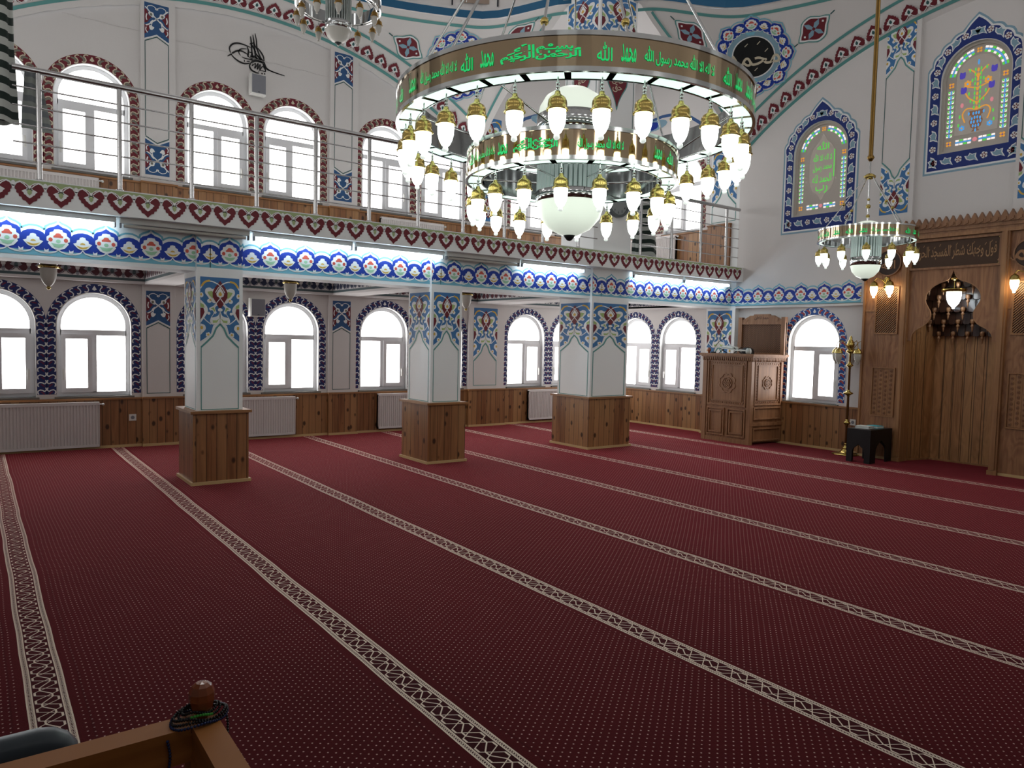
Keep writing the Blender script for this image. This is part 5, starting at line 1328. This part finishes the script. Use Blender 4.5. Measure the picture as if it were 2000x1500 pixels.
def carved(T, u0, u1, z0, z1, rope=True, rosette=None, nm='door_panel'):
    m = MB(); o = [(u0, z0), (u1, z0), (u1, z1), (u0, z1)]; e = .02
    i_ = [(u0+e, z0+e), (u1-e, z0+e), (u1-e, z1-e), (u0+e, z1-e)]; m.ringprism(o, i_, T, 0, .022, CARVE)
    if rope:
        e2 = .045; per = [((u0+e2, z0+e2), (u1-e2, z0+e2)), ((u1-e2, z0+e2), (u1-e2, z1-e2)), ((u1-e2, z1-e2), (u0+e2, z1-e2)), ((u0+e2, z1-e2), (u0+e2, z0+e2))]
        for a, b in per:
            L = hypot(b[0]-a[0], b[1]-a[1]); n = max(3, round(L/.04))
            for q in range(n): m.prism(ell(a[0]+(b[0]-a[0])*(q+.5)/n, a[1]+(b[1]-a[1])*(q+.5)/n, .016 if a[1] == b[1] else .010, .010 if a[1] == b[1] else .016, 7), T, 0, .010, CARVE)
        e3 = .068; o2 = [(u0+e3, z0+e3), (u1-e3, z0+e3), (u1-e3, z1-e3), (u0+e3, z1-e3)]; i2 = [(u0+e3+.012, z0+e3+.012), (u1-e3-.012, z0+e3+.012), (u1-e3-.012, z1-e3-.012), (u0+e3+.012, z1-e3-.012)]; m.ringprism(o2, i2, T, 0, .014, CARVE)
    if rosette:
        cx, cz, R = (u0+u1)/2, (z0+z1)/2, rosette
        m.ringprism(lobes(cx, cz, R, R, 8, .16, 6), lobes(cx, cz, R*.86, R*.86, 8, .16, 6), T, 0, .010, CARVE)
        m.ringprism(ell(cx, cz, R*.56, R*.56, 28), ell(cx, cz, R*.47, R*.47, 28), T, 0, .014, CARVE)
        for q in range(6): a = q*pi/3; m.ringprism(ell(cx+R*.28*cos(a), cz+R*.28*sin(a), R*.14, R*.14, 10), ell(cx+R*.28*cos(a), cz+R*.28*sin(a), R*.07, R*.07, 10), T, 0, .014, CARVE)
        m.ringprism(ell(cx, cz, R*.13, R*.13, 10), ell(cx, cz, R*.06, R*.06, 10), T, 0, .014, CARVE)
    pb(m, nm)
carved(TPf, -PY1+.07, -PY0-.07, .535, 1.20, True, .155, 'carved_panel')
carved(TPf, -PY1+.07, -(PY0+PY1)/2-.025, .09, .50, False, None, 'door_panel'); carved(TPf, -(PY0+PY1)/2+.025, -PY0-.07, .09, .50, False, None, 'door_panel')
carved(TPf, -PY1+.11, -(PY0+PY1)/2-.065, .13, .46, False, None, 'inner_panel'); carved(TPf, -(PY0+PY1)/2+.065, -PY0-.11, .13, .46, False, None, 'inner_panel')
carved(TPs, .06, SL-.05, .565, 1.205, True, .105, 'carved_panel')
for z0, z1 in ((.36, .54), (.05, .24)): carved(TPs, .06, SL-.04, z0, z1, False, None, 'side_rail_panel')
m = MB(); m.bbox(TPs, -.02, .27, 0, SL, .315, .022, CARVE); pb(m, 'string_course')
# high back
BX = 9.45; TB2 = QW(BX); m = MB(); m.bbox(TB2, -7.05, 1.29, -.03, -6.25, 1.76, -.006, mat_cache('cane', '#4a3021'))
for q in range(-20, 40):
    for s in (-1, 1):
        x0 = -7.0+.02*q*1.5; a = (x0, 1.31); b_ = (x0+s*.44, 1.75)
        def cl(p, r): 
            return p
        lo, hi = -6.985, -6.315
        if max(a[0], b_[0]) < lo or min(a[0], b_[0]) > hi: continue
        t0, t1 = 0, 1
        for lim, sg in ((lo, 1), (hi, -1)):
            fa, fb = (a[0]-lim)*sg, (b_[0]-lim)*sg
            if fa < 0 and fb > 0: t0 = max(t0, fa/(fa-fb))
            elif fa > 0 and fb < 0: t1 = min(t1, fa/(fa-fb))
            elif fa < 0 and fb < 0: t0, t1 = 1, 0
        if t1-t0 < .05: continue
        m.stroke([(a[0]+(b_[0]-a[0])*t0, 1.31+.44*t0), (a[0]+(b_[0]-a[0])*t1, 1.31+.44*t1)], .004, lambda u, v, d=0: TB2(u, v, -.005+d), 1, CARVE)
pb(m, 'cane_back', label='woven cane back')
m = MB(); m.bbox(TB2, -7.05, 1.29, -.04, -6.985, 1.84, .02, CARVE); m.bbox(TB2, -6.315, 1.29, -.04, -6.25, 1.84, .02, CARVE); m.bbox(TB2, -6.985, 1.29, -.03, -6.315, 1.315, .01, CARVE); m.bbox(TB2, -6.985, 1.735, -.03, -6.315, 1.775, .016, CARVE); pb(m, 'back_frame')
m = MB(); uc = -6.65; cs = [(-.335, 1.775), (.335, 1.775), (.335, 1.80), (.25, 1.84), (.20, 1.865), (.14, 1.868), (.13, 1.885), (-.13, 1.885), (-.14, 1.868), (-.20, 1.865), (-.25, 1.84), (-.335, 1.80)]
m.prism([(uc+x, z) for x, z in cs], TB2, -.03, .012, CARVE)
text(m, ar('ان الدين'[:2])+ar('حمد لله'), shift(lambda u, v, d=0: TB2(u, v, .0135+d), uc, 1.828), .06, DARKW, 1, w=.24)
for s in (-1, 1): m.prism(lobes(uc+s*.26, 1.803, .028, .028, 6, .25, 3), TB2, .012, .02, CARVE)
pb(m, 'carved_crest', label='carved crest with Arabic lettering')
for y in (PY1-.06,):
    m = MB(); m.lathe([(.0001, .085), (.018, .08), (.03, .06), (.03, .04), (.018, .018), (.02, .0)], RUBY, (PX, y, 1.293), 16); pb(m, 'finial')
# things on the desk
r = empty('book_rest', (8.98, 6.83, 1.295), label='white and black folding book rest on the pulpit top', category='book rest')
m = MB()
for y in (-.13, .13):
    for a, b in (((-.10, 0), (.08, .10)), ((.08, 0), (-.10, .085))): m.tube([(a[0], y, a[1]+.006), (b[0], y, b[1])], .006, BLACKP, 6)
m.build('legs', r, label='black folding legs'); m = MB(); m.prism([(-.20, .085), (.20, .04), (.20, .055), (-.20, .10)], lambda u, v, d=0: Vector((d, -u, v)), -.10, .09, BOOKW); m.build('tray', r, label='sloping white tray')
r = empty('book', (8.98, 6.83, 1.40), label='closed pale book lying on the pulpit book rest', category='book'); m = MB(); m.prism([(-.10, -.012), (.08, -.032), (.08, -.008), (-.10, .012)], lambda u, v, d=0: Vector((d, -u, v)), -.08, .07, BOOKW); m.build('cover', r)
r = empty('cloth_cap', (9.22, 6.72, 1.352), label='black cap lying at the back of the pulpit top', category='cap'); m = MB(); m.lathe([(.10, -.055), (.10, -.02), (.085, .015), (.04, .035), (.0001, .04)], BLACKP, (0, 0, 0), 20); m.build('crown', r)
r = empty('microphone', (8.93, 7.10, 1.297), label='black gooseneck microphone on the pulpit top', category='microphone'); m = MB(); m.lathe([(.0001, .02), (.035, .018), (.04, 0), (.0001, 0)], BLACKP, seg=16); m.build('base', r)
m = MB(); m.tube([(0, 0, .015), (0, -.02, .08), (0, -.05, .13), (0, -.10, .17), (0, -.17, .21)], .004, BLACKP, 6); m.build('gooseneck', r); m = MB(); m.tube([(0, -.17, .21), (0, -.20, .228)], .009, BLACKP, 8); m.build('capsule', r)
for nm, y, cc, lab in (('glass_jar', 6.50, GLASSC, 'small clear glass jar at the right end of the pulpit top'),):
    r = empty(nm, (8.95, y, 1.297), label=lab, category='jar'); m = MB(); m.lathe([(.0001, 0), (.035, .0), (.042, .03), (.04, .06), (.028, .075), (.028, .082), (.0001, .083)], cc, seg=18); m.build('body', r)

# ------------------------------------------------------------------ brass floor lamp
r = empty('floor_lamp', (9.36, 5.215, 0), label='tall brass floor lamp with drooping glass bell lamps beside the pine wainscot', category='floor lamp')
m = MB(); m.lathe([(.0001, 0), (.17, 0), (.175, .006), (.15, .015), (.08, .03), (.055, .055), (.04, .075), (.05, .085), (.03, .10), (.022, .13), (.028, .14), (.015, .15)], BRASS, seg=28); m.build('base', r)
m = MB()
for z0, z1 in ((.15, .39), (.45, .77), (.86, 1.15)): m.lathe([(.015, z0), (.0165, (z0+z1)/2), (.015, z1)], mat('dark_brass_pole', '#5f4022', .3, .8) if 'dark_brass_pole' not in MATS else MATS['dark_brass_pole'], seg=14)
m.build('pole', r, label='dark lacquered pole')
for z, R in ((.42, .045), (.815, .060), (1.185, .045)):
    m = MB(); m.lathe([(.014, -.045), (.022, -.04), (.016, -.03), (R*.6, -.02), (R, -.004), (R, .006), (R*.5, .022), (.02, .032), (.024, .04), (.014, .046)], BRASS, (0, 0, z), 20); m.build('turned_knop', r)
m = MB(); m.lathe([(.012, 1.2), (.014, 1.34), (.05, 1.36), (.055, 1.375), (.03, 1.39), (.02, 1.40), (.045, 1.43), (.05, 1.46), (.035, 1.50), (.015, 1.53), (.02, 1.545), (.0001, 1.58)], BRASS, seg=20); m.build('crown_finial', r)
for q in range(5):
    a = 2*pi*q/5+.35; m = MB(); pts = [(.02, 1.38), (.06, 1.44), (.10, 1.495), (.15, 1.51), (.185, 1.47), (.195, 1.415)]
    m.tube([(x*cos(a), x*sin(a), z) for x, z in pts], .005, BRASSD, 8); m.build('arm', r)
    bell(r, (.195*cos(a), .195*sin(a), 1.415), 1.0, FROST, BRASS)

# ------------------------------------------------------------------ low black table with books
c2 = Vector((9.08, 4.755, 0)); r = empty('low_table', c2, rz=0, label='low black carved table standing before the left oak panel', category='table')
hx, hy, H = .26, .15, .415
m = MB(); m.box(-hx, -hy, H-.03, hx, hy, H, BLACK); m.build('table_top', r)
def arched(T, u0, u1, th):
    mm = MB(); n = 8; w = (u1-u0); leg = w*.24; ci = (u0+u1)/2; R = w/2-leg
    pts = [(u0, 0), (u0+leg, 0), (u0+leg, .12)]+[(ci-R*cos(pi*i/n), .12+R*1.1*sin(pi*i/n)+(.02 if i == n//2 else 0)) for i in range(1, n)]+[(u1-leg, .12), (u1-leg, 0), (u1, 0), (u1, H-.03), (u0, H-.03)]
    mm.prism(pts, T, -th, 0, BLACK); return mm
for T, a, b in ((lambda u, v, d=0: Vector((-hx-d, -u, v)), -hy, hy), (lambda u, v, d=0: Vector((u, -hy-d, v)), -hx+.02, hx-.02), (lambda u, v, d=0: Vector((hx+d, -u, v)), -hy, hy), (lambda u, v, d=0: Vector((u, hy+d, v)), -hx+.02, hx-.02)):
    arched(T, a, b, .018).build('side_panel', r)
for nm, dx, dy, dz, mt, lab, w, l, rz in (('book', -.075, .03, 0, BOOKW, 'white book on the left half of the low black table', .085, .16, .1), ('book', .085, -.02, 0, BOOKT, 'turquoise book on the right half of the low black table', .075, .14, -.1)):
    b = empty('book', (c2.x+dx, c2.y+dy, H), rz, label=lab, category='book'); m = MB(); m.box(-w*.9, -w, 0, w*.9, w, .004, mt); m.box(-w*.9, -w, .026, w*.9, w, .03, mt); m.box(-w*.9, w-.004, 0, w*.9, w, .03, mt); m.build('cover', b)
    m = MB(); m.box(-w*.87, -w*.97, .004, w*.87, w-.005, .026, BOOKW); m.build('pages', b)

# ------------------------------------------------------------------ hanging robes
def robe(x, y, z0, z1, w, lab, rz=0, flare=1.25):
    r = empty('hanging_robe', (x, y, z1), rz, label=lab, category='robe', group='striped hanging robes')
    m = MB(); n = 28; nz = max(12, int((z1-z0)/.02)); rows = []
    for i in range(nz+1):
        t = i/nz; ww = w*(.75+.25*t*flare); row = []
        for j in range(n): a = 2*pi*j/n; f = 1+.12*sin(a*5+2*t)+.05*sin(a*9-4*t); row.append((ww*cos(a)*f, ww*.55*sin(a)*f, -(z1-z0)*t+.01*sin(a*3)))
        rows.append(row)
    for i in range(nz):
        m.grid(rows[i:i+2], ROBE1 if (i//3) % 2 == 0 else ROBE2, True)
    m.build('robe_cloth', r, label='dark green cloth with pale horizontal stripes')
    m = MB(); m.tube([(-w*.5, 0, .0), (0, 0, .05), (w*.5, 0, .0)], .006, BLACKP, 6); m.tube([(0, 0, .05), (0, 0, .10), (.02, 0, .12)], .003, BLACKP, 6); m.build('hanger', r)
    return r
robe(.20, 7.20, 3.04, 4.35, .11, 'striped dark robe hanging at the far left end of the gallery railing')
robe(7.86, 7.55, 2.62, 3.62, .20, 'striped dark robe hanging behind the railing right of the dome pier', 0)
r = empty('hanging_scarf', (.43, 7.30, 3.52), label='pale translucent striped scarf hanging beside the leftmost robe', category='scarf')
m = MB(); rows = []
for i in range(20):
    t = i/19; rows.append([((j/8-.5)*(.10+.12*t)+.03*t, .02*sin(j*1.3+t*2), -.47*t-.02*(j/8)) for j in range(9)])
for i in range(19): m.grid(rows[i:i+2], mat_cache('scarf_pale', '#8f9590') if (i//2) % 2 else mat_cache('scarf_grey', '#70767a'), False)
m.build('scarf_cloth', r)

# ------------------------------------------------------------------ foreground: wooden balustrade, prayer beads, chair
RZ = .72; c3 = Vector((.319, 1.343, 0))
r = empty('wooden_balustrade', c3, label='varnished wooden balustrade corner post with rails in the foreground', category='balustrade')
m = MB(); m.box(-.024, -.024, 0, .024, .024, RZ-.012, RAILW); m.build('post', r)
m = MB(); m.prism([(-.85, -.024), (-.024, -.024), (-.024, .026), (-.85, .026)], lambda u, v, d=0: Vector((u, v, d)), RZ-.06, RZ, RAILW); m.build('rail', r); m = MB(); m.prism([(-.85, -.02), (-.024, -.02), (-.024, .02), (-.85, .02)], lambda u, v, d=0: Vector((u, v, d)), .10, .14, RAILW); m.build('rail', r)
m = MB(); m.prism([(-.022, -1.3), (.024, -1.3), (.024, .026), (-.022, .026)], lambda u, v, d=0: Vector((u, v, d)), RZ-.055, RZ+.001, RAILW); m.build('rail', r); m = MB(); m.prism([(-.02, -1.3), (.02, -1.3), (.02, -.024), (-.02, -.024)], lambda u, v, d=0: Vector((u, v, d)), .10, .14, RAILW); m.build('rail', r)
for x in (-.22, -.42, -.62, -.8): m = MB(); m.lathe([(.012, .14), (.018, .2), (.010, .3), (.016, .45), (.010, .6), (.013, RZ-.06)], RAILW, (x, 0, 0), 10); m.build('baluster', r) if x < -.3 else None
m = MB(); m.lathe([(.010, 0), (.012, .012), (.019, .022), (.0225, .036), (.022, .048), (.017, .060), (.010, .065), (.0001, .066)], RUBY, (0.0, .0, RZ), 9, False); m.build('knob', r, label='faceted varnished wooden knob')
def beads(mt, R, z, tilt, n, rb, lab, jit, accent=None, drop=0, ph=0):
    b = empty('prayer_beads', (c3.x+.0, c3.y, z), label=lab, category='prayer beads', group='prayer beads looped over the balustrade post'); m = MB()
    for i in range(n):
        a = 2*pi*i/n+ph; rr = R*(1+.10*sin(2*a+jit)); zz = -tilt*(rr*sin(a))*.0-max(0, -sin(a))*drop+.003*sin(3*a+jit)
        m.ball((rr*cos(a)*1.25-.004, rr*sin(a), zz), rb, accent if accent and ((i % n)/n*2*pi+ph) % (2*pi) > 4.05 and ((i % n)/n*2*pi+ph) % (2*pi) < 5.3 else mt, 7)
    m.build('bead_string', b, kind='stuff')
beads(BEADB, .037, RZ+.004, 0, 56, .0028, 'string of dark blue beads lying lowest around the post', .3, drop=.0)
beads(BEADK, .034, RZ+.007, 0, 50, .0028, 'string of black beads just above the blue string on the post', 1.3)
beads(BEADK, .031, RZ+.011, 0, 46, .0028, 'middle string of black beads around the post', 2.1)
beads(BEADK, .026, RZ+.015, 0, 44, .0026, 'string of black beads with a bright green section around the post', .8, BEADG)
beads(BEADK, .021, RZ+.019, 0, 36, .0026, 'string of black beads lying topmost under the wooden knob', 1.7)
b = empty('prayer_beads', (c3.x-.062, c3.y-.027, RZ-.012), label='strand of blue beads dangling in front of the left rail', category='prayer beads', group='prayer beads looped over the balustrade post')
m = MB(); [m.ball((.004*sin(i*.3), 0, -.0055*i), .0028, BEADB, 6) for i in range(36)]; m.build('bead_string', b, kind='stuff')
b = empty('prayer_beads', (c3.x+.037, c3.y-.005, RZ+.01), label='strand of black beads dangling over the right side of the post', category='prayer beads', group='prayer beads looped over the balustrade post')
m = MB(); [m.ball((.006*sin(min(1, i/6)*pi/2), -.002*i*0, -.0052*i), .0027, BEADK, 6) for i in range(16)]; m.build('bead_string', b, kind='stuff')
r = empty('chair', (-.06, 1.62, 0), label='chair with blue-grey padded back behind the wooden rail, bottom left', category='chair')
m = MB(); rows = []
def cush(w, h, t, n=10):
    o = []; e = .07
    for cx_, cz_, a0 in ((w/2-e, h-e, 0), (-w/2+e, h-e, pi/2), (-w/2+e, e, pi), (w/2-e, e, 3*pi/2)):
        for i in range(5): a = a0+i*pi/8; o.append((cx_+e*cos(a), cz_+e*sin(a)))
    return o
o = cush(.44, .34, .05); n = len(o); cz = .17
rows = [[(x*k_, d, .30+cz+(z-cz)*k_) for x, z in o] for k_, d in ((.01, -.04), (.7, -.038), (.93, -.028), (1, -.008), (1, .015), (.93, .035), (.7, .042), (.01, .044))]
m.grid(rows, LEATHER, True); m.build('backrest', r, label='padded blue-grey leatherette back')
m = MB(); m.box(-.22, .0, .30, .22, .34, .37, LEATHER); m.build('seat', r)
for x in (-.19, .19):
    for y in (0, .31): m = MB(); m.tube([(x, y, 0), (x, y, .30 if y else .5)], .012, BLACKP, 8); m.build('leg', r)

# ------------------------------------------------------------------ light, world, view
w = bpy.data.worlds.new('world'); SC.world = w; w.use_nodes = True
w.node_tree.nodes['Background'].inputs[0].default_value = (.8, .88, 1, 1); w.node_tree.nodes['Background'].inputs[1].default_value = .6
# ceiling panels inside the bays below the gallery
m = MB(); m.box(XB, 7.62, 2.20, XQ, 9.98, 2.23, CEIL); local(m.build('gallery_ceiling', None, kind='structure'), SLAB, (0, 0, 0))
def pt(loc, e, col, rad=.1):
    l = bpy.data.lights.new('lamp_glow', 'POINT'); l.energy = e; l.color = col; l.shadow_soft_size = rad; o = bpy.data.objects.new('lamp_glow', l); COL.objects.link(o); o.location = loc
SC.view_settings.view_transform = 'Standard'; SC.view_settings.look = 'None'; SC.view_settings.gamma = 1; SC.view_settings.exposure = 1.05
SC.cycles.max_bounces = 6; SC.cycles.diffuse_bounces = 4; SC.cycles.glossy_bounces = 4; SC.cycles.transmission_bounces = 4
SC.cycles.sample_clamp_indirect = 6; SC.cycles.use_denoising = True; SC.cycles.caustics_reflective = False; SC.cycles.caustics_refractive = False
tmp = bpy.data.objects.get('tmp')
if tmp: bpy.data.objects.remove(tmp)
